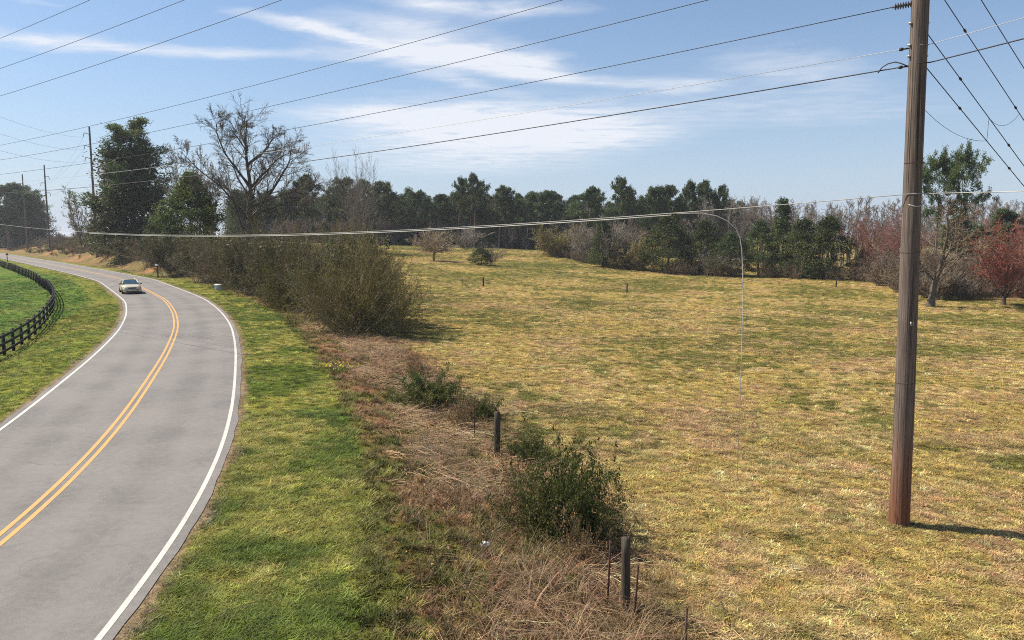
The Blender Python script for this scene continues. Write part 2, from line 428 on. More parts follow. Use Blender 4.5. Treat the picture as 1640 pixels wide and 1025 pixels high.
def ground_material():
    m = bpy.data.materials.new('ground'); m.use_nodes = True; k = NT(m.node_tree); k.n.clear()
    at = k.add('ShaderNodeAttribute', attribute_name='tint')
    po = k.add('ShaderNodeNewGeometry').outputs['Position']
    n1 = k.noise(po, 5.0, 6, 0.65); n2 = k.noise(po, 26.0, 3, 0.6); n3 = k.noise(po, 1.1, 5, 0.6)
    v = k.m('ADD', k.m('MULTIPLY', n1, 0.8), k.m('ADD', k.m('MULTIPLY', n2, 0.55), k.m('MULTIPLY', n3, 0.45)))
    col = k.mix(1.0, at.outputs[0], k.ramp(v, [(0.60, (0.22, .22, .18)), (0.90, (.62, .60, .52)), (1.0, (1.0, .95, .8))]), 'MULTIPLY')
    b = k.add('ShaderNodeBsdfPrincipled', {'Base Color': col, 'Roughness': 0.95, 'Specular IOR Level': 0.08})
    k.l.new(k.add('ShaderNodeBump', {'Height': v, 'Strength': 0.9, 'Distance': 0.12}).outputs[0], b.inputs['Normal'])
    k.l.new(b.outputs[0], k.add('ShaderNodeOutputMaterial').inputs[0])
    return m


def build_ground():
    th = np.r_[np.arange(-42, 42.01, 0.22), np.arange(46, 318, 8.0)]; th = np.radians(th)
    rr = np.r_[np.geomspace(2, 420, 400), np.geomspace(450, 9000, 26)]
    A, B = np.meshgrid(th, rr); x = (B * np.sin(A)).ravel(); y = (B * np.cos(A)).ravel()
    x = np.r_[x, 0]; y = np.r_[y, 0]
    rd = road_dist(x, y); z = terrain(x, y, True, rd)
    far = sstep(300, 700, np.hypot(x, y)); z = z * (1 - far) + far * 1.5
    n, m = len(th), len(rr); i = np.arange(m - 1)[:, None] * n; j = np.arange(n); j2 = (j + 1) % n
    F = np.stack([i + j, i + n + j, i + n + j2, i + j2], -1).reshape(-1, 4)
    T = np.stack([np.full(n, n * m), j, j2], -1)
    me = smooth(mesh('ground', np.c_[x, y, z], [F, T]))
    t = ground_tint(x, y, rd[0]); a = me.attributes.new('tint', 'FLOAT_COLOR', 'POINT')
    a.data.foreach_set('color', np.c_[t, np.ones(len(t))].astype(np.float32).ravel())
    tag(obj('ground', me, ground_material()), kind='structure')


build_ground()


# ------------------------------------------------------------------ road
def ribbon(name, o0, o1, z, cross=2, step=1, wob=0.0, seed=0, i0=0, i1=None):
    i1 = i1 or len(ROAD); I = np.arange(i0, i1, step); C = ROAD[I]; Nn = ROAD_N[I]
    s = np.linspace(0, 1, cross); off = o0 + (o1 - o0) * s
    O = np.repeat(off[None], len(I), 0)
    if wob:
        e = (fbm(I * 0.5, I * 0 + seed, 0.7, 4, seed) - .5) * 2 * wob; e2 = (fbm(I * 0.5, I * 0 + seed + 50, 0.7, 4, seed + 9) - .5) * 2 * wob
        O[:, 0] += e; O[:, -1] += e2
    P = C[:, None] + Nn[:, None] * O[..., None]
    V = np.concatenate([P, np.full(P.shape[:2] + (1,), z)], -1)
    n, m = cross, len(I); i = np.arange(m - 1)[:, None] * n; j = np.arange(n - 1)
    F = np.stack([i + j, i + j + 1, i + n + j + 1, i + n + j], -1).reshape(-1, 4)
    me = mesh(name, V.reshape(-1, 3), [F]); a = me.attributes.new('across', 'FLOAT', 'POINT'); a.data.foreach_set('value', O.ravel().astype(np.float32))
    return me


def asphalt_material():
    m = bpy.data.materials.new('asphalt'); m.use_nodes = True; k = NT(m.node_tree); k.n.clear()
    po = k.add('ShaderNodeNewGeometry').outputs['Position']
    grit = k.noise(po, 34.0, 3, 0.75); mid = k.noise(po, 5.0, 6, 0.7); big = k.noise(po, 0.35, 4, 0.6)
    v = k.m('ADD', k.m('MULTIPLY', grit, 0.5), k.m('ADD', k.m('MULTIPLY', mid, 0.3), k.m('MULTIPLY', big, 0.3)))
    col = k.ramp(v, [(0.38, (.085, .080, .078)), (0.55, (.165, .155, .151)), (0.72, (.25, .236, .23))])
    ac = k.m('ABSOLUTE', k.add('ShaderNodeAttribute', attribute_name='across').outputs['Fac'])
    # tyre-polished tracks and the oil line between them, worn into the surface
    tr = None
    for c_, w_, a_ in ((0.85, .32, .55), (2.45, .32, .55), (1.65, .35, -.5)):
        e_ = k.m('DIVIDE', k.m('SUBTRACT', ac, c_), w_); e_ = k.m('MULTIPLY', k.m('EXPONENT', k.m('MULTIPLY', k.m('MULTIPLY', e_, e_), -1.0)), a_); tr = e_ if tr is None else k.m('ADD', tr, e_)
    tr = k.m('MULTIPLY', tr, k.m('ADD', k.noise(po, .25, 3), .2))
    col = k.mix(k.m('MAXIMUM', tr, 0.0), col, (.195, .183, .177)); col = k.mix(k.m('MULTIPLY', k.m('MAXIMUM', k.m('MULTIPLY', tr, -1.0), 0.0), .8), col, (.115, .107, .103))
    col = k.mix(k.ramp(big, [(0.45, (0, 0, 0)), (0.7, (.4, .4, .4))]), col, (.195, .172, .157))
    vo = k.add('ShaderNodeTexVoronoi', {'Vector': k.add('ShaderNodeVectorMath', {0: po, 1: k.add('ShaderNodeVectorMath', {0: k.add('ShaderNodeTexNoise', {'Vector': po, 'Scale': 0.8}).outputs[1], 'Scale': 2.5}, operation='SCALE').outputs[0]}, operation='ADD').outputs[0], 'Scale': 0.16}, feature='DISTANCE_TO_EDGE').outputs[0]
    crack = k.m('MULTIPLY', k.m('LESS_THAN', vo, 0.003), k.ramp(k.noise(po, 0.5, 3), [(0.5, (0, 0, 0)), (0.6, (1, 1, 1))]))
    col = k.mix(k.m('MULTIPLY', crack, 0.4), col, (.07, .066, .063))
    b = k.add('ShaderNodeBsdfPrincipled', {'Base Color': col, 'Roughness': 0.85, 'Specular IOR Level': 0.3})
    k.l.new(k.add('ShaderNodeBump', {'Height': v, 'Strength': 0.35, 'Distance': 0.01}).outputs[0], b.inputs['Normal'])
    k.l.new(b.outputs[0], k.add('ShaderNodeOutputMaterial').inputs[0]); return m


def paint_material(name, c, worn):
    m = bpy.data.materials.new(name); m.use_nodes = True; k = NT(m.node_tree); k.n.clear()
    po = k.add('ShaderNodeNewGeometry').outputs['Position']
    w = k.ramp(k.m('ADD', k.m('MULTIPLY', k.noise(po, 22.0, 5, 0.75), .75), k.m('MULTIPLY', k.noise(po, 1.2, 4), .25)), [(0.50, (0, 0, 0)), (0.64, (1, 1, 1))])
    col = k.mix(k.m('MULTIPLY', w, worn), k.mix(k.noise(po, 3.0, 4), tuple(q * .82 for q in c), c), (.27, .25, .24))
    b = k.add('ShaderNodeBsdfPrincipled', {'Base Color': col, 'Roughness': 0.7, 'Specular IOR Level': 0.3})
    k.l.new(b.outputs[0], k.add('ShaderNodeOutputMaterial').inputs[0]); return m


road = tag(obj('road', ribbon('road', -3.60, 3.62, 0.0, 9, 1, 0.09, 4), asphalt_material()), kind='structure')
white_p = paint_material('white_paint', (.56, .54, .50), .8); yel_p = paint_material('yellow_paint', (.62, .33, .095), .8)
obj('edge_line', ribbon('edge_line', 3.31, 3.42, 0.005, 2, 1, .008, 61), white_p, road)
obj('edge_line', ribbon('edge_line', -3.41, -3.30, 0.005, 2, 1, .008, 62), white_p, road)
obj('centre_line', ribbon('centre_line', -0.175, -0.065, 0.005, 2, 1, .007, 63), yel_p, road)
obj('centre_line', ribbon('centre_line', 0.065, 0.175, 0.005, 2, 1, .007, 64), yel_p, road)


# ------------------------------------------------------------------ tuft scatter (stuff)
def proto_collection(name, meshes, m):
    c = bpy.data.collections.new(name)
    for i, me in enumerate(meshes):
        if m and not me.materials: me.materials.append(m)
        c.objects.link(bpy.data.objects.new('%s_%02d' % (name, i), me))
    return c


def scatter(name, label, P, rotz, scl, idx, tint, protos, tilt=None, cat='grass'):
    me = mesh(name, P, []); n = len(P)
    rot = np.zeros((n, 3)); rot[:, 2] = rotz
    if tilt is not None: rot[:, 0] = tilt[:, 0]; rot[:, 1] = tilt[:, 1]
    for nm, ty, key, arr in (('rot', 'FLOAT_VECTOR', 'vector', rot), ('scl', 'FLOAT_VECTOR', 'vector', scl), ('tint', 'FLOAT_COLOR', 'color', np.c_[tint, np.ones(n)])):
        a = me.attributes.new(nm, ty, 'POINT'); a.data.foreach_set(key, np.ascontiguousarray(arr, np.float32).ravel())
    a = me.attributes.new('pick', 'INT', 'POINT'); a.data.foreach_set('value', np.ascontiguousarray(idx, np.int32))
    ng = bpy.data.node_groups.new(name, 'GeometryNodeTree')
    ng.interface.new_socket('Geometry', in_out='INPUT', socket_type='NodeSocketGeometry'); ng.interface.new_socket('Geometry', in_out='OUTPUT', socket_type='NodeSocketGeometry')
    N = ng.nodes; Lk = ng.links; gi = N.new('NodeGroupInput'); go = N.new('NodeGroupOutput')
    ci = N.new('GeometryNodeCollectionInfo'); ci.inputs[0].default_value = protos; ci.inputs['Separate Children'].default_value = True; ci.inputs['Reset Children'].default_value = True
    ip = N.new('GeometryNodeInstanceOnPoints'); ip.inputs['Pick Instance'].default_value = True

    def attr(nm, ty):
        q = N.new('GeometryNodeInputNamedAttribute'); q.data_type = ty; q.inputs[0].default_value = nm; return q.outputs[0]
    Lk.new(gi.outputs[0], ip.inputs['Points']); Lk.new(ci.outputs[0], ip.inputs['Instance']); Lk.new(attr('pick', 'INT'), ip.inputs['Instance Index'])
    er = N.new('FunctionNodeEulerToRotation'); Lk.new(attr('rot', 'FLOAT_VECTOR'), er.inputs[0]); Lk.new(er.outputs[0], ip.inputs['Rotation'])
    Lk.new(attr('scl', 'FLOAT_VECTOR'), ip.inputs['Scale']); Lk.new(ip.outputs[0], go.inputs[0])
    o = obj(name, me); md = o.modifiers.new('scatter', 'NODES'); md.node_group = ng
    return tag(o, label, cat, kind='stuff')


def tuft(g, n, rad, h, lean, w, seg=2):
    """a clump of bent tapering blades"""
    b = np.c_[rad * np.sqrt(g.random(n))[:, None] * norm(g.normal(size=(n, 2))), np.zeros(n)]
    hd = norm(np.c_[g.normal(size=(n, 2)), np.zeros(n)]); hh = h * g.uniform(.5, 1.15, n); ll = lean * g.uniform(.3, 1.3, n) * hh
    sd = np.c_[-hd[:, 1], hd[:, 0], np.zeros(n)]; V = []; ww = w * g.uniform(.7, 1.3, n)
    for s in range(seg + 1):
        t = s / seg; c = b + hd * (ll * t ** 1.8)[:, None]; c[:, 2] += hh * t * (1 - .25 * t * lean) - .02
        if s < seg: V += [c - sd * (ww * (1 - .6 * t) / 2)[:, None], c + sd * (ww * (1 - .6 * t) / 2)[:, None]]
        else: V.append(c)
    k_ = len(V); V = np.stack(V, 1).reshape(-1, 3); o = np.arange(n)[:, None] * k_
    polys = [np.concatenate([o + np.array([[2 * s, 2 * s + 1, 2 * s + 3, 2 * s + 2]]) for s in range(seg - 1)])] if seg > 1 else []
    polys.append(o + np.array([[2 * seg - 2, 2 * seg - 1, 2 * seg]]))
    return mesh('tuft', V, polys)


def wedge(n, r0, r1, half=40, power=1.0):
    """random ground points in front of the camera; power<2 puts more of them near"""
    u = rng.random(n); e = power; r = (r0 ** e + u * (r1 ** e - r0 ** e)) ** (1 / e)
    a = np.radians(rng.uniform(-half, half, n)); return r * np.sin(a), r * np.cos(a)


GRASS = tint_mat('grass_blade'); STRAW = tint_mat('straw_blade', transl=0.15)
g1 = np.random.default_rng(3)
short_c = proto_collection('short_tuft', [tuft(g1, 34, .10, .085, 1.3, .016) for _ in range(5)], GRASS)
lawn_c = proto_collection('lawn_tuft', [tuft(g1, 40, .10, .115, 1.2, .014) for _ in range(5)], GRASS)
tall_c = proto_collection('straw_tuft', [tuft(g1, 16, .10, .5, .9, .010, 3) for _ in range(4)] + [tuft(g1, 12, .15, .75, 1.5, .010, 4) for _ in range(4)], STRAW)


def stems_mesh(g, n, L, spread):
    """fallen straw: long thin arched stems lying over one another"""
    P = np.zeros((n, 5, 3)); a = .45 * g.normal(size=n); d = norm(np.c_[np.cos(a), np.sin(a), g.uniform(.1, .7, n)])
    P[:, 0] = np.c_[spread * g.normal(size=(n, 2)), np.zeros(n) - .02]; l = L * g.uniform(.5, 1.2, n)
    for q in range(1, 5):
        d = norm(d + .12 * g.normal(size=(n, 3)) + np.array([0, 0, -.17])); P[:, q] = P[:, q - 1] + d * (l / 4)[:, None]
    V, F = tubes(P, np.tile(np.linspace(.006, .0025, 5), (n, 1)), 3); return mesh('stems', V, [F])


stem_c = proto_collection('straw_stem', [stems_mesh(g1, 12, .95, .15) for _ in range(5)], STRAW)


def litter_mesh(g, n):
    V, F = leaves(g, np.c_[.22 * g.normal(size=(n, 2)), g.uniform(.0, .06, n)], .06, .7, 0.0); return mesh('litter', V, [F])


leaf_c = proto_collection('leaf_litter', [litter_mesh(g1, 14) for _ in range(4)], STRAW)


def grass_layer(name, label, x, y, keep, protos, npro, smin, smax, zmul=1.0, mul=1.0, jit=.22, grow_far=0.0, tintf=None, nj=.055, cat='grass', sel=None, rotf=None):
    d, ii = road_dist(x, y); k_ = keep(x, y, d); x, y, d = x[k_], y[k_], d[k_]
    z = terrain(x, y, True, (d, ii[k_])); n = len(x); t = ground_tint(x, y, d, nj) if tintf is None else tintf(x, y, d)
    t = np.clip(t * mul * np.exp(jit * rng.normal(size=(n, 1))) * (1 + .07 * rng.normal(size=(n, 3))), .012, .8)
    r = np.hypot(x, y); s = rng.uniform(smin, smax, n) * (1 + grow_far * r)
    sc = np.c_[s, s, s * zmul * rng.uniform(.75, 1.3, n)]
    idx = rng.integers(0, npro, n) if sel is None else sel(n)
    return scatter(name, label, np.c_[x, y, z], rng.uniform(0, 6.28, n) if rotf is None else rotf(n), sc, idx, t, protos, cat=cat)


def cat2(*a): return tuple(np.concatenate(q) for q in zip(*a))


# dry field
x, y = cat2(wedge(50000, 9, 30, 40, 1.5), wedge(70000, 28, 85, 39, 1.35), wedge(44000, 80, 200, 37, 1.3))
grass_layer('field_grass', 'short yellowing grass covering the open field', x, y, lambda x, y, d: (d > 12.2 + (fbm(x, y, .45, 3, 31) - .5) * 2) & (np.abs(x) < .8 * y + 3), short_c, 5, .6, 1.3, .95, 1.0, .38, .012)
# mown verge beside the road and the strip across it
x, y = cat2(wedge(60000, 8.5, 26, 42, 1.5), wedge(42000, 24, 75, 42, 1.35), wedge(14000, 70, 150, 42, 1.2))
grass_layer('verge_grass', 'green mown grass along both edges of the road', x, y, lambda x, y, d: ((d > 3.80) & (d < 7.15 + (fbm(x, y, .45, 3, 31) - .5) * 1.2)) | ((d < -3.85) & (d > -14.5)), lawn_c, 5, .55, 1.15, .85, 1.0, .40, .010)
x, y = cat2(wedge(30000, 40, 130, 44, 1.3)); kx = x < -.45 * y
grass_layer('pasture_grass', 'bright green pasture behind the black board fence', x[kx], y[kx], lambda x, y, d: (d < -6) & (-d > 14 - 8 * sstep(30, 70, y)), lawn_c, 5, .8, 1.2, 1.0, 1.05, .2, .012)
# rough bank between verge and field
x, y = wedge(46000, 9, 60, 36, 1.4)
grass_layer('bank_grass', 'ragged brown and green grass on the bank', x, y, lambda x, y, d: (d > 6.9) & (d < 13.0) & (rng.random(len(x)) < .62), lawn_c, 5, .6, 1.6, 1.3, .8, .5, .006)
straw_t = lambda x, y, d: np.tile(np.array([[.43, .295, .175]]), (len(x), 1))
x, y = wedge(30000, 10, 62, 34, 1.1)
grass_layer('bank_straw', 'fallen pale straw stems tangled on the bank', x, y, lambda x, y, d: (rng.random(len(x)) < .35 + .65 * sstep(14, 24, y)) & (np.abs(d - 10.4 + 3.0 * (fbm(x, y, .2, 2, 77) - .5)) < 1.7 + .8 * rng.normal(size=len(x))) & (fbm(x, y, .35, 3, 78) > .36), stem_c, 5, .6, 1.5, .9, 1.1, .35, 0, straw_t, rotf=lambda n: -.85 + .55 * rng.normal(size=n))
grass_layer('bank_tall_grass', 'upright dead grass clumps along the wire fence', *wedge(34000, 10, 70, 34, 1.2), lambda x, y, d: (np.abs(d - 10.6) < 1.5 + .8 * rng.normal(size=len(x))) & (fbm(x, y, .4, 3, 79) > .40), tall_c, 8, .35, 1.05, 1.0, .62, .45, 0, lambda x, y, d: lerp(np.array([[.38, .235, .14]]), np.array([[.24, .18, .085]]), sstep(.42, .58, fbm(x, y, .6, 3, 83))))
x, y = wedge(15000, 10, 62, 34, 1.3)
grass_layer('bank_leaf_litter', 'fallen brown leaves scattered over the bank', x, y, lambda x, y, d: (d > 7.8) & (d < 12.5) & (fbm(x, y, .5, 3, 81) > .52), leaf_c, 4, .6, 1.2, 1.0, .8, .5, 0, lambda x, y, d: np.tile(np.array([[.27, .145, .075]]), (len(x), 1)), cat='leaf litter')
# taller dead weeds standing in the field
x, y = wedge(5200, 12, 120, 36, 1.4)
grass_layer('field_weeds', 'thin dead weed stalks standing in the field', x, y, lambda x, y, d: (d > 13) & (fbm(x, y, .16, 3, 91) > .53), tall_c, 8, .25, .65, 1.0, .6, .3, .003, lambda x, y, d: np.tile(np.array([[.40, .24, .14]]), (len(x), 1)), cat='weeds')
#REST#
# ------------------------------------------------------------------ plant kinds: meshes shared by their copies
bark_grey = mat('bark_grey', (.20, .175, .145), .35, 2.0, .9, 0, .4, .1, stretch=(6, 6, 1))
bark_dark = mat('bark_dark', (.105, .085, .068), .35, 2.0, .9, 0, .4, .1, stretch=(6, 6, 1))
bark_hero = mat('bark_hero', (.075, .062, .052), .4, 2.0, .9, 0, .4, .1, stretch=(6, 6, 1))
bark_pine = mat('bark_pine', (.21, .14, .10), .35, 2.0, .9, 0, .4, .1, stretch=(6, 6, 1))
twig_grey = mat('twig_grey', (.215, .185, .155), .3, .6, .9)
twig_brown = mat('twig_brown', (.185, .14, .10), .3, .6, .9)
twig_olive = mat('twig_olive', (.225, .178, .088), .45, .5, .9, hue=(.165, .145, .05))
twig_tan = mat('twig_tan', (.205, .155, .10), .35, .6, .9)
twig_red = mat('twig_red', (.29, .14, .11), .3, .6, .9)
bud_olive = mat('bud_olive', (.115, .115, .03), .5, .6, .8, .2)
needle = mat('pine_needles', (.075, .12, .04), .5, .35, .7, .3, hue=(.12, .155, .05))
needle_far = mat('pine_needles_far', (.075, .108, .042), .5, .25, .7, .3, hue=(.115, .135, .05))
cedar_l = mat('cedar_leaves', (.055, .078, .028), .5, .5, .75, .2, hue=(.105, .12, .038))
green_l = mat('evergreen_leaves', (.085, .13, .032), .5, .6, .7, .3, hue=(.14, .17, .045))
ivy_l = mat('ivy_leaves', (.075, .095, .032), .5, .5, .6, .3, hue=(.13, .10, .05))
bramble_l = mat('bramble_leaves', (.07, .10, .024), .45, 1.2, .65, .25, hue=(.13, .13, .04))
red_l = mat('red_buds', (.46, .15, .09), .4, .4, .7, .3, hue=(.26, .13, .09))
dull_red_l = mat('dull_red_buds', (.27, .12, .10), .4, .4, .7, .3, hue=(.23, .15, .11))


def join(name, parts): 
    b = MB()
    for V, F in parts: b.put(V, F)
    return b.me(name)


class Kind:
    """parts: list of (name, mesh, material); measured height and width"""
    def __init__(s, parts):
        s.parts = parts; hi = 0; xs = []
        for _, me, _m in parts:
            co = np.empty(len(me.vertices) * 3, np.float32); me.vertices.foreach_get('co', co); co = co.reshape(-1, 3)
            hi = max(hi, np.percentile(co[:, 2], 99.8)); xs.append(np.hypot(co[:, 0], co[:, 1]))
            if not me.materials: me.materials.append(_m)
            smooth(me)
        s.H = hi; s.W = 2 * np.percentile(np.concatenate(xs), 91)


def k_pine(seed, H=20, crown0=.45, spread=.24, n1=30, leafmat=None, leaf=.55, per=12, twigs=5, low=0):
    g = np.random.default_rng(seed); P, r = trunk_path(g, H, H * .014, 9, .04, .025)
    prof = lambda t: np.sin(np.clip((t - crown0) / (1 - crown0), 0, 1) ** .75 * math.pi * .93 + .12) * .9 + .15
    b1, r1 = grow(g, P, r, n1, crown0, .985, spread, lambda t: 1.45 - .75 * np.clip((t - crown0) / (1 - crown0), 0, 1), .2, .06, .14, 5, .45, .3, prof)
    b2, r2 = grow(g, b1, r1, 7, .3, 1, .42, .75, .25, .06, .15, 4, .5, .3, lambda t: 1 - .35 * t, .012)
    c = along(g, b2, twigs, .25, 1.05); c = np.repeat(c, per, 0)
    L = leaves(g, c, leaf, .32, .55, .30, .25)
    tk = [tubes(P, r, 8)]
    if low: # dead stubs under the crown
        s1, sr = grow(g, P, r, low, .2, crown0, .09, 1.4, .2, -.02, .1, 4, .3); tk.append(tubes(s1, sr, 3))
    return Kind([('trunk', join('pine_trunk', tk), bark_pine), ('branches', join('pine_branches', [tubes(b1, r1, 4), tubes(b2, r2, 3)]), bark_dark), ('crown', join('pine_crown', [L]), leafmat or needle_far)])


def k_bare(seed, H=16, n=(14, 6, 5, 3), spread=.42, t0=.25, up=.07, bark=None, twig=None, buds=None, nb=0, bs=.2, stems=1, wig=.12, minr=.012, base_r=.014, ang=.75):
    g = np.random.default_rng(seed); PP = []; RR = []
    for q in range(stems):
        d0 = (0, 0, 1) if stems == 1 else (*(.28 * g.normal(size=2)), 1)
        P, r = trunk_path(g, H * (.92 if q == 0 else g.uniform(.65, .9)), H * base_r, 9, .05, .06, .1, (*(.02 * H * g.normal(size=2) * (stems > 1)), 0), d0); PP.append(P); RR.append(r)
    P = np.concatenate(PP); r = np.concatenate(RR)
    b1, r1 = grow(g, P, r, n[0], t0, .98, spread, ang, .2, up, wig, 6, .55, .25, lambda t: 1.15 - .75 * t, minr)
    b2, r2 = grow(g, b1, r1, n[1], .2, 1, .5, .65, .22, up, wig, 5, .6, .3, None, minr)
    b3, r3 = grow(g, b2, r2, n[2], .2, 1, .55, .6, .25, up * .7, wig, 4, .6, .4, None, minr)
    fine = [tubes(b2, r2, 3), tubes(b3, r3, 3)]; last = b3
    if n[3]:
        b4, r4 = grow(g, b3, r3, n[3], .2, 1, .6, .6, .25, up * .5, wig, 3, .7, .5, None, minr); fine.append(tubes(b4, r4, 3)); last = b4
    parts = [('trunk', join('bare_trunk', [tubes(P, r, 8), tubes(b1, r1, 5)]), bark or bark_grey), ('crown', join('bare_crown', fine), twig or twig_grey)]
    if buds: parts.append(('buds', join('bare_buds', [leaves(g, np.repeat(along(g, last, nb, .2, 1.05), 1, 0), bs, .55, .2, bs * .5)]), buds))
    return Kind(parts)


def k_shrub(seed, stems=16, H=5, spreadang=.75, n=(8, 5, 3), twig=None, buds=None, nb=2, bs=.11, minr=.008, bark=None, fan=.62, z0=-.05, rbase=.09):
    g = np.random.default_rng(seed); N = stems; K = 7
    a = g.uniform(0, 2 * math.pi, N); tl = spreadang * np.sqrt(g.random(N)); d = np.c_[np.sin(tl) * np.cos(a), np.sin(tl) * np.sin(a), np.cos(tl)]
    P = np.zeros((N, K, 3)); P[:, 0] = np.c_[rbase * H * g.normal(size=(N, 2)), np.full(N, z0)]; L = H * g.uniform(.65, 1.02, N)
    for q in range(1, K):
        d = norm(d + .1 * g.normal(size=(N, 3)) + np.array([0, 0, .03])); P[:, q] = P[:, q - 1] + d * (L / (K - 1))[:, None]
    r = np.tile(np.linspace(1, .25, K), (N, 1)) * (.007 * H * g.uniform(.6, 1.3, N))[:, None]
    b1, r1 = grow(g, P, r, n[0], .08, 1, .45, fan, .2, .07, .10, 5, .55, .35, lambda t: 1.1 - .5 * t, minr)
    b2, r2 = grow(g, b1, r1, n[1], .1, 1, .6, fan * .9, .2, .05, .10, 4, .65, .45, None, minr)
    fine = [tubes(b1, r1, 3), tubes(b2, r2, 3)]; last = b2
    if n[2]:
        b3, r3 = grow(g, b2, r2, n[2], .1, 1, .65, fan * .9, .2, .04, .12, 3, .75, .55, None, minr); fine.append(tubes(b3, r3, 3)); last = b3
    tk = [tubes(P, r, 5)]
    if z0 > 0: tk.append(tubes(*trunk_path(g, z0 * 1.25, .034 * H, 5, .03, .05, .75), 8))
    parts = [('trunk', join('shrub_stems', tk), bark or bark_grey), ('crown', join('shrub_crown', fine), twig or twig_olive)]
    if buds: parts.append(('buds', join('shrub_buds', [leaves(g, along(g, last, nb, .2, 1.05), bs, .55, .3, bs * .6)]), buds))
    return Kind(parts)


def k_cedar(seed, H=10, W=6, clumps=170, per=75, leaf=.2, shape='oval', leafmat=None, base=.08, clump_r=.09):
    g = np.random.default_rng(seed); P, r = trunk_path(g, H * .95, H * .016, 8, .02, .02)
    t = g.random(clumps) ** (.85); a = g.uniform(0, 2 * math.pi, clumps)
    pr = np.sin(np.clip(t * .9 + .12, 0, 1) ** (.8 if shape == 'oval' else .5) * math.pi) ** .75 if shape == 'oval' else (1 - t) ** .8 * .95 + .07
    rad = W / 2 * pr * g.uniform(.45, 1.05, clumps) * (1 + .18 * np.sin(a * 2 + seed) + .12 * np.sin(5 * t + 3 * a))
    C = np.c_[rad * np.cos(a), rad * np.sin(a), H * (base + (.97 - base) * t)]
    cr = clump_r * H * g.uniform(.5, 1.25, clumps)
    pts = np.repeat(C, per, 0) + norm(g.normal(size=(clumps * per, 3))) * (np.repeat(cr, per) * g.random(clumps * per) ** .45)[:, None] * np.array([1, 1, .8])
    b1, r1 = grow(g, P, r, 26, .12, .95, .3, 1.0, .2, .1, .1, 4, .4, .3, lambda t: 1.1 - .8 * t)
    pts = pts[pts[:, 2] > .25]
    return Kind([('trunk', join('cedar_trunk', [tubes(P, r, 7), tubes(b1, r1, 3)]), bark_dark), ('crown', join('cedar_crown', [leaves(g, pts, leaf, .5, .5, 0)]), leafmat or cedar_l)])


def place(name, kind, px, top, width, label, cat, group=None, base=None, depth=None, rot=None, zoff=-.1):
    """a thing standing on the ground; its root is an Empty at the base"""
    if depth is None: p = ground_hit(px, base)
    else: X = (px - W_PX / 2) / F_PX * (depth * math.cos(PITCH) + 0); p = np.array([X, depth, gz(X, depth)])
    ht = at_depth(px, top, p[1])[2] - p[2]
    dist = p[1]; wd = width / F_PX * dist
    o = obj(name, None, None, None, (p[0], p[1], p[2] + zoff), (0, 0, rng.uniform(0, 6.28) if rot is None else rot), (wd / kind.W, wd / kind.W, (ht - zoff) / kind.H))
    for nm, me, m_ in kind.parts: obj(nm, me, None, o)
    return tag(o, label, cat, group)


PINES = [k_pine(100 + i, 20, c0, sp, n1, low=8) for i, (c0, sp, n1) in enumerate(((.50, .22, 30), (.40, .24, 36), (.60, .24, 28), (.34, .20, 36), (.46, .26, 34)))]
BARES = [k_bare(200 + i, 16, (13, 5, 5, 2), .36, .25, .10, minr=.034, ang=.6) for i in range(4)]
SHRUBS = [k_shrub(300 + i, 18, 5, .8, (9, 6, 3), buds=bud_olive, nb=2, bs=.13) for i in range(3)]
SCRUB = [k_shrub(330 + i, 12, 2.2, .8, (7, 5, 2), twig=twig_brown, minr=.009) for i in range(3)]
CEDARS = [k_cedar(400, 10, 5.2), k_cedar(401, 10, 4.4, shape='cone'), k_cedar(402, 10, 6)]

# ------------------------------------------------------------------ woods behind everything (one mass)
def tree_mass(name, label, kinds, x, y, h, cat):
    protos = []
    for k_ in kinds:
        b = bpy.data.meshes.new(name)
        V = []; polys = {}; mi = []; n = 0; mats = []
        for _, me, _m in k_.parts:
            co = np.empty(len(me.vertices) * 3, np.float32); me.vertices.foreach_get('co', co); V.append(co.reshape(-1, 3))
            q = np.empty(len(me.loops), np.int32); me.loops.foreach_get('vertex_index', q); q = q.reshape(-1, 4) + n; n += len(me.vertices)
            polys.setdefault(4, []).append(q); mats.append(me.materials[0]); mi.append(np.full(len(q), len(mats) - 1, np.int32))
        b = mesh(name, np.vstack(V), [np.vstack(polys[4])])
        for m_ in mats: b.materials.append(m_)
        if len(b.polygons) == sum(map(len, mi)): b.polygons.foreach_set('material_index', np.concatenate(mi))
        smooth(b); protos.append(b)
    c = proto_collection(name + '_tree', protos, None); n = len(x); pick = rng.integers(0, len(kinds), n)
    s = h / np.array([k_.H for k_ in kinds])[pick]
    sc = np.c_[s * rng.uniform(.8, 1.2, n), s * rng.uniform(.8, 1.2, n), s]
    far = np.c_[x, y, terrain(x, y) - .15]
    return scatter(name, label, far, rng.uniform(0, 6.28, n), sc, pick, np.full((n, 3), .2), c, cat=cat)


def strip(n, pts, dep):
    """n points along a line of (pixel x, depth), thickened away from the camera"""
    pts = np.array(pts, float); u = rng.random(n) * (len(pts) - 1); i = np.minimum(u.astype(int), len(pts) - 2); f = u - i
    px = pts[i, 0] * (1 - f) + pts[i + 1, 0] * f; Y = pts[i, 1] * (1 - f) + pts[i + 1, 1] * f + dep * rng.random(n)
    return (px - 820) / F_PX * Y, Y


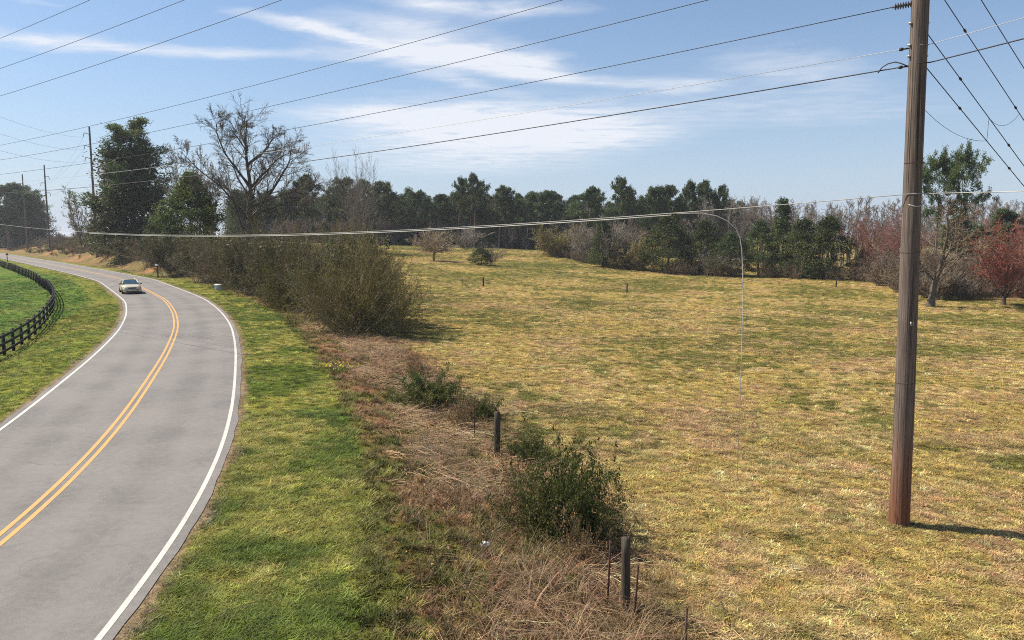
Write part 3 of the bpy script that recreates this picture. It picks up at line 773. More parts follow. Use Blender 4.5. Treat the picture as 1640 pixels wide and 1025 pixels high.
UND = [k_shrub(350, 18, 6, .6, (8, 5, 2), twig=twig_brown, minr=.036), k_shrub(351, 16, 6, .55, (8, 5, 2), twig=twig_grey, minr=.036)]
x, y = strip(420, [(380, 236), (640, 233), (880, 232), (1180, 208)], 50)
tree_mass('far_woodland', 'mass of bare grey and evergreen trees behind the field', BARES[:2] + [CEDARS[0], CEDARS[2], PINES[1], PINES[3]], x, y, rng.uniform(10, 18.5, 420), 'wood')
x, y = strip(210, [(1060, 190), (1240, 185), (1450, 165), (1700, 150)], 50)
tree_mass('far_bare_wood', 'mass of leafless grey trees on the skyline right of the pines', BARES, x, y, rng.uniform(13, 18, 210), 'wood')
x, y = strip(330, [(430, 231), (640, 228), (880, 226), (1100, 203)], 14)
tree_mass('field_edge_brush', 'brown brush along the foot of the far treeline', UND + [CEDARS[2]], x, y, rng.uniform(4, 9.5, 330), 'brush')
x, y = strip(150, [(880, 176), (940, 158), (1040, 139), (1240, 126), (1380, 116)], 7)
tree_mass('hedgerow_brush', 'low dark brush along the foot of the hedgerow in the field', UND[:1] + SCRUB, x, y, rng.uniform(1.0, 3.4, 150), 'brush')
x, y = strip(150, [(1380, 116), (1440, 100), (1490, 91), (1570, 90), (1700, 92)], 16)
tree_mass('right_field_brush', 'brown leafless brush under the red trees', UND + SCRUB, x, y, rng.uniform(2.0, 6.0, 150), 'brush')
bx_, by_ = [], []
for i in range(0, len(ROAD), 1):
    if 108 < ROAD[i, 1] < 290: bx_.append(ROAD[i, 0]); by_.append(i)
I = np.array(by_)[rng.integers(0, len(by_), 520)]; dd = rng.uniform(9, 24, 520); Q = ROAD[I] + ROAD_N[I] * dd[:, None]
tree_mass('bank_scrub', 'brown dead scrub on the bank above the far road', SCRUB + SHRUBS[:1], Q[:, 0], Q[:, 1], np.clip(rng.uniform(.5, 2.4, 520) * (dd / 14), .5, 3.2), 'scrub')
fx = np.r_[strip(60, [(-60, 345), (90, 345)], 60)[0], strip(26, [(80, 330), (330, 300)], 60)[0]]; fy = None
x, y = strip(90, [(-120, 345), (20, 335), (70, 345)], 60)
tree_mass('far_left_woodland', 'dark pine wood closing the view at the far left', [PINES[1], PINES[3], CEDARS[0]], x, y, rng.uniform(13, 25, 90), 'wood')
x, y = strip(40, [(60, 290), (170, 270), (300, 220)], 40)
tree_mass('far_left_brush', 'low bare brush on the skyline between the poles', BARES + UND, x, y, rng.uniform(3, 7, 40), 'brush')

# ------------------------------------------------------------------ single trees
G = 'pines of the treeline behind the field'
for i, (px, top, w, dep, kd, lab) in enumerate((
    (14, 293, 110, 318, 1, 'broad dark pine beyond the road, cut by the left picture edge'), (52, 314, 52, 322, 1, 'dark pine just left of the second far utility pole'),
    (492, 279, 58, 215, 1, 'pine with flat round crown just right of the large bare tree'), (545, 285, 55, 222, 4, 'pine under the left half of the tall bare tree pair'), (580, 288, 50, 228, 1, 'pine in front of the trunk of the tall bare tree pair'),
    (618, 291, 48, 225, 0, 'pine under the right edge of the tall bare tree pair'), (666, 306, 46, 226, 4, 'low round pine between the bare tree pair and the tallest pines'), (702, 311, 40, 230, 0, 'lowest pine just left of the twin tallest pines'),
    (733, 284, 40, 226, 2, 'left of the twin tallest pines above the lone field tree'), (759, 278, 42, 223, 2, 'right of the twin tallest pines above the dark field shrub'), (798, 298, 56, 224, 1, 'broad pine right of the twin tallest pines'),
    (843, 308, 46, 226, 4, 'short pine between the broad pine and the gap in the treeline'), (884, 305, 46, 222, 0, 'pine at the gap left of the hedgerow'), (942, 299, 60, 205, 1, 'pine above the left end of the hedgerow'), (986, 284, 46, 204, 2, 'tallest pine above the middle of the hedgerow'),
    (1040, 299, 50, 203, 4, 'pine with slanting limb over the hedgerow'), (1074, 296, 36, 201, 0, 'slim pine, first of the four crowns left of the grey wood'), (1098, 289, 40, 199, 2, 'second of the four pine crowns left of the grey wood'),
    (1131, 289, 48, 198, 1, 'third and widest of the four pine crowns by the grey wood'), (1158, 296, 40, 198, 2, 'last pine before the grey bare wood'), (1600, 335, 62, 135, 3, 'dark green pine behind the bright red tree'), (1545, 345, 60, 140, 3, 'dark evergreen behind the bare tree beside the near pole'))):
    place('pine_tree', PINES[kd], px, top, w, lab, 'pine tree', G, depth=dep)
TALL = k_pine(157, 20, .55, .32, 26, needle, .42, 15, 5)
place('pine_tree', TALL, 1500, 240, 74, 'left stem of the tall pine pair right of the near pole', 'pine tree', G, depth=128)
place('pine_tree', TALL, 1534, 230, 70, 'right stem of the tall pine pair right of the near pole', 'pine tree', G, depth=130)

G = 'dark evergreens in the hedgerow'
for px, top, w, base, kd, lab in ((1068, 344, 84, 437, 2, 'large dark cedar in the middle of the hedgerow'), (1128, 352, 60, 440, 0, 'dark cedar right of the large hedgerow cedar'), (1215, 352, 62, 444, 2, 'dark cedar beside the hanging cable'), (1250, 318, 46, 442, 1, 'narrow pointed cedar rising above the hedgerow'),
                                  (1284, 350, 66, 446, 0, 'olive green cedar left of the dull red tree'), (1324, 346, 70, 448, 0, 'dark round cedar next to the dull red tree'), (965, 352, 44, 428, 1, 'narrow dark cedar between the olive hedgerow shrubs'), (1170, 372, 60, 443, 2, 'low dark cedar left of the hanging cable')):
    place('cedar_tree', CEDARS[kd], px, top, w, lab, 'cedar tree', G, base=base)
G = 'leafless shrubs of the hedgerow'
HS = [k_shrub(310, 24, 5, 1.1, (8, 5, 3), twig=mat('twig_straw', (.30, .25, .12), .3, .5, .9), buds=mat('bud_pale', (.22, .20, .07), .4, .6, .8, .3), nb=1, bs=.16, minr=.024), k_shrub(311, 16, 6, .55, (8, 5, 2), twig=twig_grey, minr=.024)]
for px, top, w, base, kd, lab in ((897, 356, 84, 411, 0, 'olive shrub at the open left end of the hedgerow'), (938, 346, 80, 420, 1, 'grey thicket of thin stems beside the end shrub of the hedgerow'), (1012, 376, 86, 431, 0, 'rounded olive shrub in the middle of the hedgerow'), (985, 350, 70, 430, 1, 'grey thicket behind the rounded olive shrub'),
                                  (1150, 395, 70, 443, 1, 'low grey thicket right of the hedgerow cedars'), (1100, 392, 50, 438, 1, 'small grey thicket under the large cedar')):
    place('hedgerow_shrub', HS[kd], px, top, w, lab, 'shrub', G, base=base)

RED = k_shrub(220, 18, 9, .95, (9, 6, 3), twig=twig_red, buds=red_l, nb=3, bs=.16, minr=.017, bark=bark_dark, fan=.65, z0=1.0, rbase=.02)
DRED = k_shrub(221, 18, 9, .8, (9, 6, 3), twig=twig_red, buds=dull_red_l, nb=2, bs=.14, minr=.019, bark=bark_grey, fan=.6, z0=1.4, rbase=.02)
place('red_maple', DRED, 1393, 333, 100, 'dull red budding tree left of the near pole', 'tree', 'budding red trees', base=449)
place('red_maple', RED, 1607, 350, 125, 'bright orange red budding tree at the right picture edge', 'tree', 'budding red trees', base=488)
place('red_maple', DRED, 1447, 352, 80, 'dull red brown tree partly hidden behind the near pole', 'tree', 'budding red trees', base=462)
BIGB = k_bare(231, 12, (18, 7, 5, 3), .5, .22, .05, bark_dark, twig_brown, None, 0, .2, 1, .15, .026, .022, .8)
place('bare_tree', BIGB, 1490, 322, 150, 'leafless tree with crooked dark trunk just right of the near pole', 'tree', None, base=491)
place('bare_tree', BARES[2], 1632, 300, 50, 'faint leafless tree above the bright red tree', 'tree', None, depth=160)
PAIR = k_shrub(232, 16, 22, .42, (10, 5, 3), twig=twig_grey, minr=.026, bark=bark_grey, fan=.42, rbase=.03)
place('bare_tree', PAIR, 582, 240, 80, 'tall pale leafless tree pair rising above the pine treeline', 'tree', None, depth=170, rot=.4)
LB = k_bare(233, 14, (15, 7, 5, 3), .42, .12, .08, bark_dark, twig_brown, None, 0, .2, 4, .1, .025, .011, .6)
place('bare_tree', LB, 128, 292, 82, 'spreading leafless tree left of the tall ivy covered pine', 'tree', None, depth=205)
place('bare_tree', LB, 322, 228, 120, 'grey leafless tree standing behind the round green evergreen', 'tree', None, depth=140, rot=2)
LONE = k_shrub(240, 30, 5, 1.25, (8, 6, 3), twig=mat('twig_lone', (.31, .24, .165), .3, .6, .9), minr=.024, bark=bark_dark, fan=.65, z0=1.7, rbase=.012)
place('lone_tree', LONE, 695, 365, 66, 'round leafless tree standing alone in the field', 'tree', None, base=418)
place('field_shrub', CEDARS[2], 770, 396, 40, 'small dark evergreen shrub near the lone field tree', 'shrub', None, base=425)
place('field_shrub', HS[1], 787, 388, 46, 'brown leafless shrub beside the dark field shrub', 'shrub', None, base=425)
place('field_shrub', HS[1], 745, 362, 70, 'brown bare shrub behind the lone field tree', 'shrub', None, base=398)


def big_bare_tree():
    """the large leafless tree above the roadside hedge, limbs laid out one by one"""
    Y0 = 112.0; g = np.random.default_rng(55); X0 = (397 - 820) / F_PX * Y0; z0 = gz(X0, Y0)
    px2 = lambda x, y, dy: np.array([(x - 397) / F_PX * Y0, dy, at_depth(x, y, Y0)[2] - z0])
    limbs = [([(397, 440), (398, 375), (403, 335), (407, 295), (404, 262), (402, 228), (405, 195)], .50, 0), ([(400, 360), (420, 325), (440, 298), (455, 268), (460, 248), (462, 228)], .27, 2.5),
             ([(397, 372), (418, 342), (445, 330), (470, 326), (492, 318)], .24, -2), ([(406, 300), (388, 270), (374, 240), (366, 216), (372, 195)], .20, -2), ([(394, 372), (380, 345), (376, 318), (362, 300), (345, 282)], .25, 2),
             ([(405, 262), (424, 240), (430, 220), (438, 203)], .24, 3), ([(400, 350), (385, 318), (370, 298), (340, 270), (330, 250)], .18, -4), ([(407, 300), (432, 280), (458, 262), (484, 250)], .22, -3), ([(403, 330), (440, 312), (470, 300), (500, 288)], .22, 4), ([(404, 240), (392, 215), (388, 200), (392, 188)], .2, 2)]
    PP = []; RR = []
    for L, r0, off in limbs:
        K = len(L); P = np.array([px2(a, b, off * (j / (K - 1)) * 1.6) for j, (a, b) in enumerate(L)])
        u = np.linspace(0, K - 1, 10); P = np.c_[tuple(np.interp(u, np.arange(K), P[:, c]) for c in range(3))]; P[1:-1] += .14 * g.normal(size=(8, 3))
        P[1:-1] = (P[:-2] + 2 * P[1:-1] + P[2:]) / 4; PP.append(P); RR.append(r0 * np.linspace(1, .16, 10))
    P = np.array(PP); r = np.array(RR)
    b1, r1 = grow(g, P, r, 14, .2, 1, .36, .75, .25, .05, .16, 6, .5, .25, lambda t: 1.1 - .5 * t, .035)
    b2, r2 = grow(g, b1, r1, 8, .15, 1, .52, .65, .25, .04, .16, 5, .6, .3, None, .026)
    b3, r3 = grow(g, b2, r2, 10, .15, 1, .7, .6, .28, .03, .16, 4, .6, .45, None, .019)
    o = obj('bare_tree', None, None, None, (X0, Y0, z0 - .1))
    t = obj('trunk', smooth(join('trunk', [tubes(P[:1], r[:1], 9)])), bark_hero, o)
    for i in range(1, len(P)): obj('limb', smooth(join('limb', [tubes(P[i:i + 1], r[i:i + 1], 7)])), bark_hero, t)
    obj('crown', join('crown', [tubes(b1, r1, 4), tubes(b2, r2, 3), tubes(b3, r3, 3)]), mat('twig_dark', (.085, .07, .055), .3, .6, .9), o)
    tag(o, 'largest leafless tree, spreading over the roadside hedge', 'tree')


big_bare_tree()


def ivy_pine():
    g = np.random.default_rng(69); H = 22.0; P, r = trunk_path(g, H, .34, 9, .01, .015)
    crown0 = .3
    prof = lambda t: 1.0 - .66 * t
    b1, r1 = grow(g, P, r, 46, crown0, .99, .235, lambda t: 1.35 - .6 * t, .2, .07, .14, 5, .4, .3, prof)
    b2, r2 = grow(g, b1, r1, 8, .3, 1, .4, .75, .25, .06, .15, 4, .5, .3, lambda t: 1 - .35 * t, .012)
    L = leaves(g, np.repeat(along(g, b2, 6, .3, 1.05), 9, 0), .30, .3, .55, .24)
    n = 260; t = g.random(n) ** 1.0; a = g.uniform(0, 6.283, n); rad = (3.6 - 2.2 * t) * g.uniform(.35, 1.05, n)
    C = np.c_[rad * np.cos(a), rad * np.sin(a), .3 + t * H * .80]; pts = np.repeat(C, 95, 0) + .62 * g.normal(size=(n * 95, 3)) * np.array([1, 1, .9])
    pts = pts[pts[:, 2] > .1]
    return Kind([('trunk', join('trunk', [tubes(P, r, 8)]), bark_pine), ('branches', join('branches', [tubes(b1, r1, 4), tubes(b2, r2, 3)]), bark_dark), ('crown', join('crown', [L]), needle), ('ivy', join('ivy', [leaves(g, pts, .26, .8, .2, 0)]), ivy_l)])


place('ivy_clad_pine', ivy_pine(), 214, 188, 112, 'tall dark pine wrapped in ivy beside the far road', 'pine tree', None, depth=152, rot=.8)
CED2 = k_cedar(410, 12, 8, 240, 110, .26, 'oval', green_l, .04, .085)
place('evergreen_tree', CED2, 308, 277, 100, 'round bright green evergreen left of the largest leafless tree', 'tree', None, depth=116)
place('evergreen_tree', CEDARS[2], 250, 345, 50, 'small dark evergreen between the ivy pine and the round evergreen', 'tree', None, depth=130)
place('evergreen_tree', CEDARS[0], 178, 300, 52, 'dark evergreen half hidden left of the ivy covered pine', 'tree', None, depth=168)

G = 'shrubs of the roadside hedge'
bark_pale = mat('bark_pale', (.36, .31, .25), .35, 2.0, .9, 0, .3, .1, stretch=(6, 6, 1))
BIG = [k_shrub(320, 52, 6, 1.45, (9, 6, 3), buds=bud_olive, nb=2, bs=.09, minr=.011, bark=bark_pale, fan=.6), k_shrub(321, 34, 6, 1.25, (9, 6, 3), buds=bud_olive, nb=1, bs=.09, minr=.011, bark=bark_pale, fan=.62), k_shrub(324, 34, 6, 1.2, (8, 6, 3), twig=twig_tan, buds=bud_olive, nb=1, bs=.07, minr=.012, bark=bark_pale, fan=.6)]
BRN = k_shrub(322, 26, 5, 1.05, (8, 6, 3), twig=twig_brown, buds=bramble_l, nb=1, bs=.09, minr=.012, bark=bark_pale, fan=.62)
DGR = k_shrub(323, 22, 5, .8, (8, 6, 2), twig=twig_brown, buds=ivy_l, nb=5, bs=.14, minr=.011, bark=bark_pale, fan=.6)
for px, base, top, w, kd, lab in ((572, 544, 368, 175, BIG[0], 'largest olive shrub ending the roadside hedge towards the field'), (518, 518, 362, 140, BIG[2], 'second shrub from the field end of the roadside hedge'), (466, 501, 368, 125, BIG[0], 'third shrub from the field end of the roadside hedge'),
                                  (428, 488, 360, 110, BRN, 'brown shrub, fourth from the field end of the roadside hedge'), (390, 475, 372, 100, DGR, 'dark leafy shrub, fifth from the field end of the roadside hedge'), (355, 464, 376, 110, BRN, 'brown shrub directly above the pale roadside box'),
                                  (322, 454, 372, 100, DGR, 'dark leafy shrub between the pale box and the short marker post'), (290, 445, 382, 85, BRN, 'brown shrub just right of the short marker post'), (238, 432, 378, 80, BRN, 'brown shrub just left of the short marker post'), (205, 424, 378, 70, DGR, 'dark shrub at the foot of the ivy covered pine'), (168, 418, 374, 60, BRN, 'brown shrub at the foot of the tallest far utility pole')):
    hp = ground_hit(px, base); place('hedge_shrub', kd, px, top, w, lab, 'shrub', G, depth=hp[1] * (1 + .42 * w / F_PX))
for px, dep, top, w, kd, lab in ((606, 52, 376, 130, BIG[1], 'olive shrub behind the field end of the roadside hedge'), (560, 56, 362, 150, DGR, 'dark leafy shrub behind the largest hedge shrub'), (545, 64, 355, 170, BIG[0], 'tall olive shrub behind the second hedge shrub'), (480, 72, 350, 160, BIG[2], 'tall olive shrub under the low limbs of the largest tree'), (415, 82, 348, 140, BIG[0], 'tall olive shrub below the trunk of the largest tree'), (362, 92, 358, 120, BIG[1], 'olive shrub below the round bright evergreen'),
                                 (450, 66, 372, 120, DGR, 'dark leafy shrub behind the brown fourth hedge shrub'), (270, 112, 372, 90, DGR, 'dark leafy shrub between the two evergreens and the marker post')):
    place('hedge_shrub', kd, px, top, w, lab, 'shrub', G, depth=dep)


def k_bramble(seed, W=3.2, H=1.7, canes=80, nl=26, leaf=.06, lm=None, dead=False):
    g = np.random.default_rng(seed); N = canes; K = 8
    a = g.uniform(0, 6.283, N); P = np.zeros((N, K, 3)); P[:, 0] = np.c_[.2 * W * g.normal(size=(N, 2)), np.full(N, -.05)]
    tl = g.uniform(.15, .95, N); d = np.c_[np.sin(tl) * np.cos(a), np.sin(tl) * np.sin(a), np.cos(tl)]; L = H * g.uniform(.9, 1.9, N)
    for q in range(1, K):
        d = norm(d + .1 * g.normal(size=(N, 3)) + np.array([0, 0, -.16])); P[:, q] = P[:, q - 1] + d * (L / (K - 1))[:, None]
    P[..., 2] = np.maximum(P[..., 2], .03); r = np.tile(np.linspace(.009, .003, K), (N, 1))
    b1, r1 = grow(g, P, r, 7, .15, 1, .28, .8, .3, 0, .2, 4, .7, .5, None, .003)
    parts = [('canes', join('canes', [tubes(P, r, 4), tubes(b1, r1, 3)]), mat('straw_cane', (.36, .28, .19), .3, 2) if dead else mat('bramble_cane', (.16, .125, .075), .4, 2))]
    if nl: parts.append(('leaves', join('leaves', [leaves(g, along(g, b1, nl, .1, 1.1), leaf, .6, .3, .06)]), lm or bramble_l))
    return Kind(parts)


BR = [k_bramble(500, 3.2, 1.7, 150, 36, .07), k_bramble(501, 2.6, 1.3, 110, 34, .07), k_bramble(502, 2.5, 1.1, 60, 0, dead=True), k_bramble(503, 2.2, 1.0, 50, 8, lm=mat('dry_leaves', (.22, .13, .07), .4, 1.5, .8, .2))]
for px, base, top, w, kd, lab, ct in ((893, 858, 692, 195, 0, 'large green bramble bush between the two nearest fence posts', 'bush'), (688, 648, 588, 110, 1, 'low dark green bramble bush up the bank near the hedge', 'bush'), (612, 572, 537, 90, 2, 'grey tangle of dead canes at the foot of the largest shrub', 'bush'),
                                      (735, 690, 632, 90, 3, 'brownish bramble just above the farther wooden post', 'bush'), (848, 742, 690, 80, 1, 'small bramble against the upper side of the large bramble bush', 'bush'), (925, 905, 815, 130, 3, 'dry brown bramble left of the nearest wooden post', 'bush'),
                                      (665, 605, 560, 70, 3, 'reddish dry bramble beside the dead cane tangle', 'bush'), (790, 800, 735, 120, 2, 'pale dead cane tangle left of the large bramble bush', 'bush'), (870, 950, 880, 170, 2, 'pale dead cane tangle at the bottom of the bank', 'bush'), (690, 730, 675, 110, 2, 'pale dead canes on the bank below the dark green bramble', 'bush'),
                                      (765, 672, 628, 80, 1, 'small green bramble beside the thin steel post', 'bush'), (825, 830, 745, 150, 3, 'brown bramble against the lower left of the large bramble bush', 'bush'), (955, 820, 745, 120, 3, 'brown bramble against the field side of the large bramble bush', 'bush')):
    place('bramble_bush', BR[kd], px, top, w, lab, ct, 'brambles along the bank', base=base, zoff=-.05)

# ------------------------------------------------------------------ poles and lines
def pole_material():
    m = bpy.data.materials.new('weathered_pole'); m.use_nodes = True; k = NT(m.node_tree); k.n.clear()
    co = k.add('ShaderNodeTexCoord').outputs['Object']; st = k.add('ShaderNodeMapping', {'Vector': co, 'Scale': (22, 22, .55)}).outputs[0]
    gr = k.noise(st, 1.6, 5, .7); big = k.noise(co, .9, 4, .6); zz = k.add('ShaderNodeSeparateXYZ', {0: co}).outputs[2]
    col = k.ramp(gr, [(.3, (.045, .036, .031)), (.5, (.135, .108, .094)), (.72, (.28, .235, .21))])
    col = k.mix(k.ramp(big, [(.42, (0, 0, 0)), (.65, (.5, .5, .5))]), col, (.15, .115, .097))
    red = k.m('MULTIPLY', k.add('ShaderNodeMapRange', {0: k.m('ADD', zz, k.m('MULTIPLY', big, 1.6)), 1: 1.1, 2: 3.6, 3: 1.0, 4: 0.0}).outputs[0], .8)
    col = k.mix(red, col, k.mix(gr, (.09, .035, .02), (.30, .125, .065)))
    crack = k.ramp(k.noise(k.add('ShaderNodeMapping', {'Vector': co, 'Scale': (30, 30, .25)}).outputs[0], 1.0, 3, .5), [(.36, (1, 1, 1)), (.41, (0, 0, 0))])
    col = k.mix(k.m('MULTIPLY', crack, .75), col, (.03, .022, .018))
    b = k.add('ShaderNodeBsdfPrincipled', {'Base Color': col, 'Roughness': .9, 'Specular IOR Level': .1})
    k.l.new(k.add('ShaderNodeBump', {'Height': k.m('SUBTRACT', gr, k.m('MULTIPLY', crack, .8)), 'Strength': .8, 'Distance': .02}).outputs[0], b.inputs['Normal'])
    k.l.new(b.outputs[0], k.add('ShaderNodeOutputMaterial').inputs[0]); return m


POLE = pole_material()
STEEL = mat('galvanised_steel', (.42, .42, .43), .2, 8, .45, 0, 0, .5, .7); DARK = mat('dark_fitting', (.045, .042, .045), .2, 5, .5)
RUB = mat('insulator_polymer', (.11, .10, .115), .2, 5, .4); ALU = mat('aluminium_wire', (.34, .34, .35), .1, 3, .5, 0, 0, .4, .3); CABLE = mat('black_cable', (.05, .05, .055), .1, 3, .55); PHONE = mat('pale_phone_cable', (.42, .41, .40), .15, 3, .5); BAND = mat('pole_band', (.09, .066, .054), .5, 10, .8)


def bell_insulator(a, b, n=7, r=.075):
    a = np.array(a, float); b = np.array(b, float); L = np.linalg.norm(b - a); pr = [(0, 0), (.022, 0), (.022, .06 * L)]
    for i in range(n):
        z = L * (.1 + .8 * i / n); s = .8 * L / n; pr += [(.024, z), (r, z + s * .25), (r, z + s * .38), (.024, z + s * .8)]
    pr += [(.022, L), (0, L)]; m = MB().lathe(pr, 12); V = np.vstack(m.v); q = Vector((0, 0, 1)).rotation_difference(Vector(b - a)).to_matrix(); m.v = [V @ np.array(q).T + a]
    return smooth(m.me('insulator'))


def pole_body(H, r0, r1, sides=20, rings=26, g=None):
    g = g or np.random.default_rng(1); z = np.r_[-.25, np.linspace(0, H, rings)]; r = r0 + (r1 - r0) * np.clip(z / H, 0, 1); r[1] *= 1.03
    P = np.c_[.012 * np.sin(z * .6), .01 * np.cos(z * .45), z]; a = np.arange(sides) * 2 * math.pi / sides
    rr = r[:, None] * (1 + .018 * np.sin(3 * a + 1)[None] + .012 * g.normal(size=(len(z), sides)) * .5)
    V = np.stack([P[:, None, 0] + rr * np.cos(a), P[:, None, 1] + rr * np.sin(a), np.repeat(P[:, 2:3], sides, 1)], -1).reshape(-1, 3)
    i = np.arange(len(z) - 1)[:, None] * sides; j = np.arange(sides); j2 = (j + 1) % sides
    F = np.stack([i + j, i + j2, i + sides + j2, i + sides + j], -1).reshape(-1, 4); V = np.vstack([V, [0, 0, H + .02]]); top = (len(z) - 1) * sides
    return smooth(mesh('pole', V, [F, np.stack([top + j, top + j2, np.full(sides, len(V) - 1)], -1)]))


np_b = ground_hit(1440, 843); NP = np_b.copy(); DNP = NP[1]
lean = math.atan2(at_depth(1474, 0, DNP)[0] - NP[0], at_depth(1474, 0, DNP)[2] - NP[2])   # slight lean of the pole
npole = obj('utility_pole', None, None, None, tuple(NP), (0, lean, 0))
tag(npole, 'near tall weathered wooden utility pole standing in the field', 'utility pole', 'wooden utility poles')
R0 = 15.8 / F_PX * DNP; PH = 21.5; R1 = R0 * .62
obj('pole', pole_body(PH, R0, R1), POLE, npole)


def on_near(py):
    """height on the pole for a photo row"""
    return (at_depth(1460, py, DNP)[2] - NP[2]) / math.cos(lean)


def pole_pt(h, off=(0, 0, 0)): return NP + np.array([math.sin(lean) * h, 0, math.cos(lean) * h]) + np.array(off)


def prad(h): return R0 + (R1 - R0) * h / PH


for py in (262, 405, 613):
    h = on_near(py); r = prad(h); obj('band', smooth(MB().lathe([(r * .9, 0), (r * 1.022, .004), (r * 1.022, .02), (r * .9, .024)], 20, (.012 * math.sin(h * .6), .01 * math.cos(h * .45), h)).me('band')), BAND, npole)
for py in (37, 90, 72):
    h = on_near(py); r = prad(h); obj('bolt', MB().tube([(-r - .07, 0, h), (r + .04, 0, h)], .014, 6).tube([(-r - .035, 0, h), (-r - .01, 0, h)], .034, 6).me('bolt'), STEEL, npole)
obj('tag', MB().box((-.05, -prad(on_near(520)) - .006, on_near(520)), (.03, -prad(on_near(520)) + .02, on_near(520) + .09)).me('tag'), STEEL, npole)
_a = rng.uniform(0, 6.28, 60); _r = rng.uniform(.26, .55, 60); _x = NP[0] + _r * np.cos(_a); _y = NP[1] + _r * np.sin(_a)
scatter('pole_foot_grass', 'rough grass growing round the foot of the near pole', np.c_[_x, _y, terrain(_x, _y)], rng.uniform(0, 6.28, 60), np.repeat(rng.uniform(.7, 1.7, 60)[:, None], 3, 1), rng.integers(0, 5, 60), np.array([[.36, .29, .10]]) * rng.uniform(.5, 1.2, (60, 1)), lawn_c)
dA = norm(np.array([-48., 35.5])); dN = norm(np.array([11., -46.5]))


def clamp(h, big=True):
    r = prad(h); e = np.array([dA[0] * (r + .0), dA[1] * (r + .0), h]); f = np.array([dA[0] * (r + .16), dA[1] * (r + .16), h])
    obj('clamp', MB().tube([e, f], .02, 6).lathe([(0, -.03), (.045, -.03), (.045, .03), (0, .03)], 8, tuple(f)).me('clamp'), DARK, npole); return f


def cat(a, b, sag, n=24):
    a = np.array(a, float); b = np.array(b, float); t = np.linspace(0, 1, n)[:, None]; P = a * (1 - t) + b * t; P[:, 2] -= 4 * sag * (t * (1 - t))[:, 0]; return P


def wire(name, pts, rad, m, label, catg, group=None, sides=5):
    P = [pts[0]]
    for q in pts[1:]: P.append(q[1:] if np.allclose(q[0], P[-1][-1]) else q)
    P = np.vstack(P); base = P[0].copy()
    return tag(obj(name, smooth(MB().tube(P - base, rad, sides).me(name)), m, None, tuple(base)), label, catg, group)


def project(P):
    q = np.asarray(P, float) - np.array([0, 0, CAM_H]); c, s = math.cos(PITCH), math.sin(PITCH)
    dep = q[..., 1] * c - q[..., 2] * s; up = q[..., 1] * s + q[..., 2] * c; return W_PX / 2 + F_PX * q[..., 0] / dep, H_PX / 2 - F_PX * up / dep


# the pole across the road that carries the lines on (just outside the picture) and the three poles beyond
def far_pole(px, dep, top, base_r, label, arms, steel=False):
    X = at_depth(px, 300, dep)[0]; z = gz(X, dep); H = at_depth(px, top, dep)[2] - z
    o = obj('utility_pole', None, None, None, (X, dep, z)); tag(o, label, 'utility pole', 'wooden utility poles'); obj('pole', pole_body(H, base_r, base_r * .6, 12, 10), POLE, o)
    tips = []
    for py, side in arms:
        h = at_depth(px, py, dep)[2] - z; s = side; a = np.array([0, 0, h + (.45 if not steel else 0)]); b = np.array([s * 1.25, 0, h + (.9 if not steel else .05)])
        ar = obj('arm', MB().tube([a, b], .07, 6).me('arm'), POLE, o); c = b + np.array([s * .15, -.1, -1.0])
        obj('insulator', bell_insulator(b, c, 6, .12), RUB, ar); tips.append(np.array([X, dep, z]) + c)
    return o, tips


PA, tA = far_pole(-110, 62, 96, .24, 'utility pole across the road, just outside the left picture edge', [(120, -1), (157, -1), (194, -1)])
P1, t1 = far_pole(149, 168, 203, .30, 'tallest far utility pole, left of the ivy covered pine', [(219, -1), (239, -1), (258, -1)])
P2, t2 = far_pole(73, 228, 264, .30, 'second far utility pole with arms on both sides', [(283, 1), (293, -1), (309, 1)], True)
P3, t3 = far_pole(37, 262, 279, .30, 'farthest utility pole in front of the dark left pines', [(294, -1), (302, 1), (318, -1)], True)
t4 = [np.array([-330, 400, 24 - 2. * i]) for i in range(3)]
nearz = [on_near(-650), on_near(-499), on_near(-394)]
for i, nm in enumerate(('topmost', 'middle', 'lowest')):
    a = pole_pt(min(nearz[i], PH - .3))
    wire('power_line', [cat(a, tA[i], .55, 28), cat(tA[i], t1[i], 1.2, 34), cat(t1[i], t2[i], 1.3, 12), cat(t2[i], t3[i], .6, 8), cat(t3[i], t4[i], 1.5, 10)], .013, CABLE, '%s of the three high wires crossing the upper left sky' % nm, 'power line', 'high transmission wires')
Ax, Ay = PA.location.x, PA.location.y
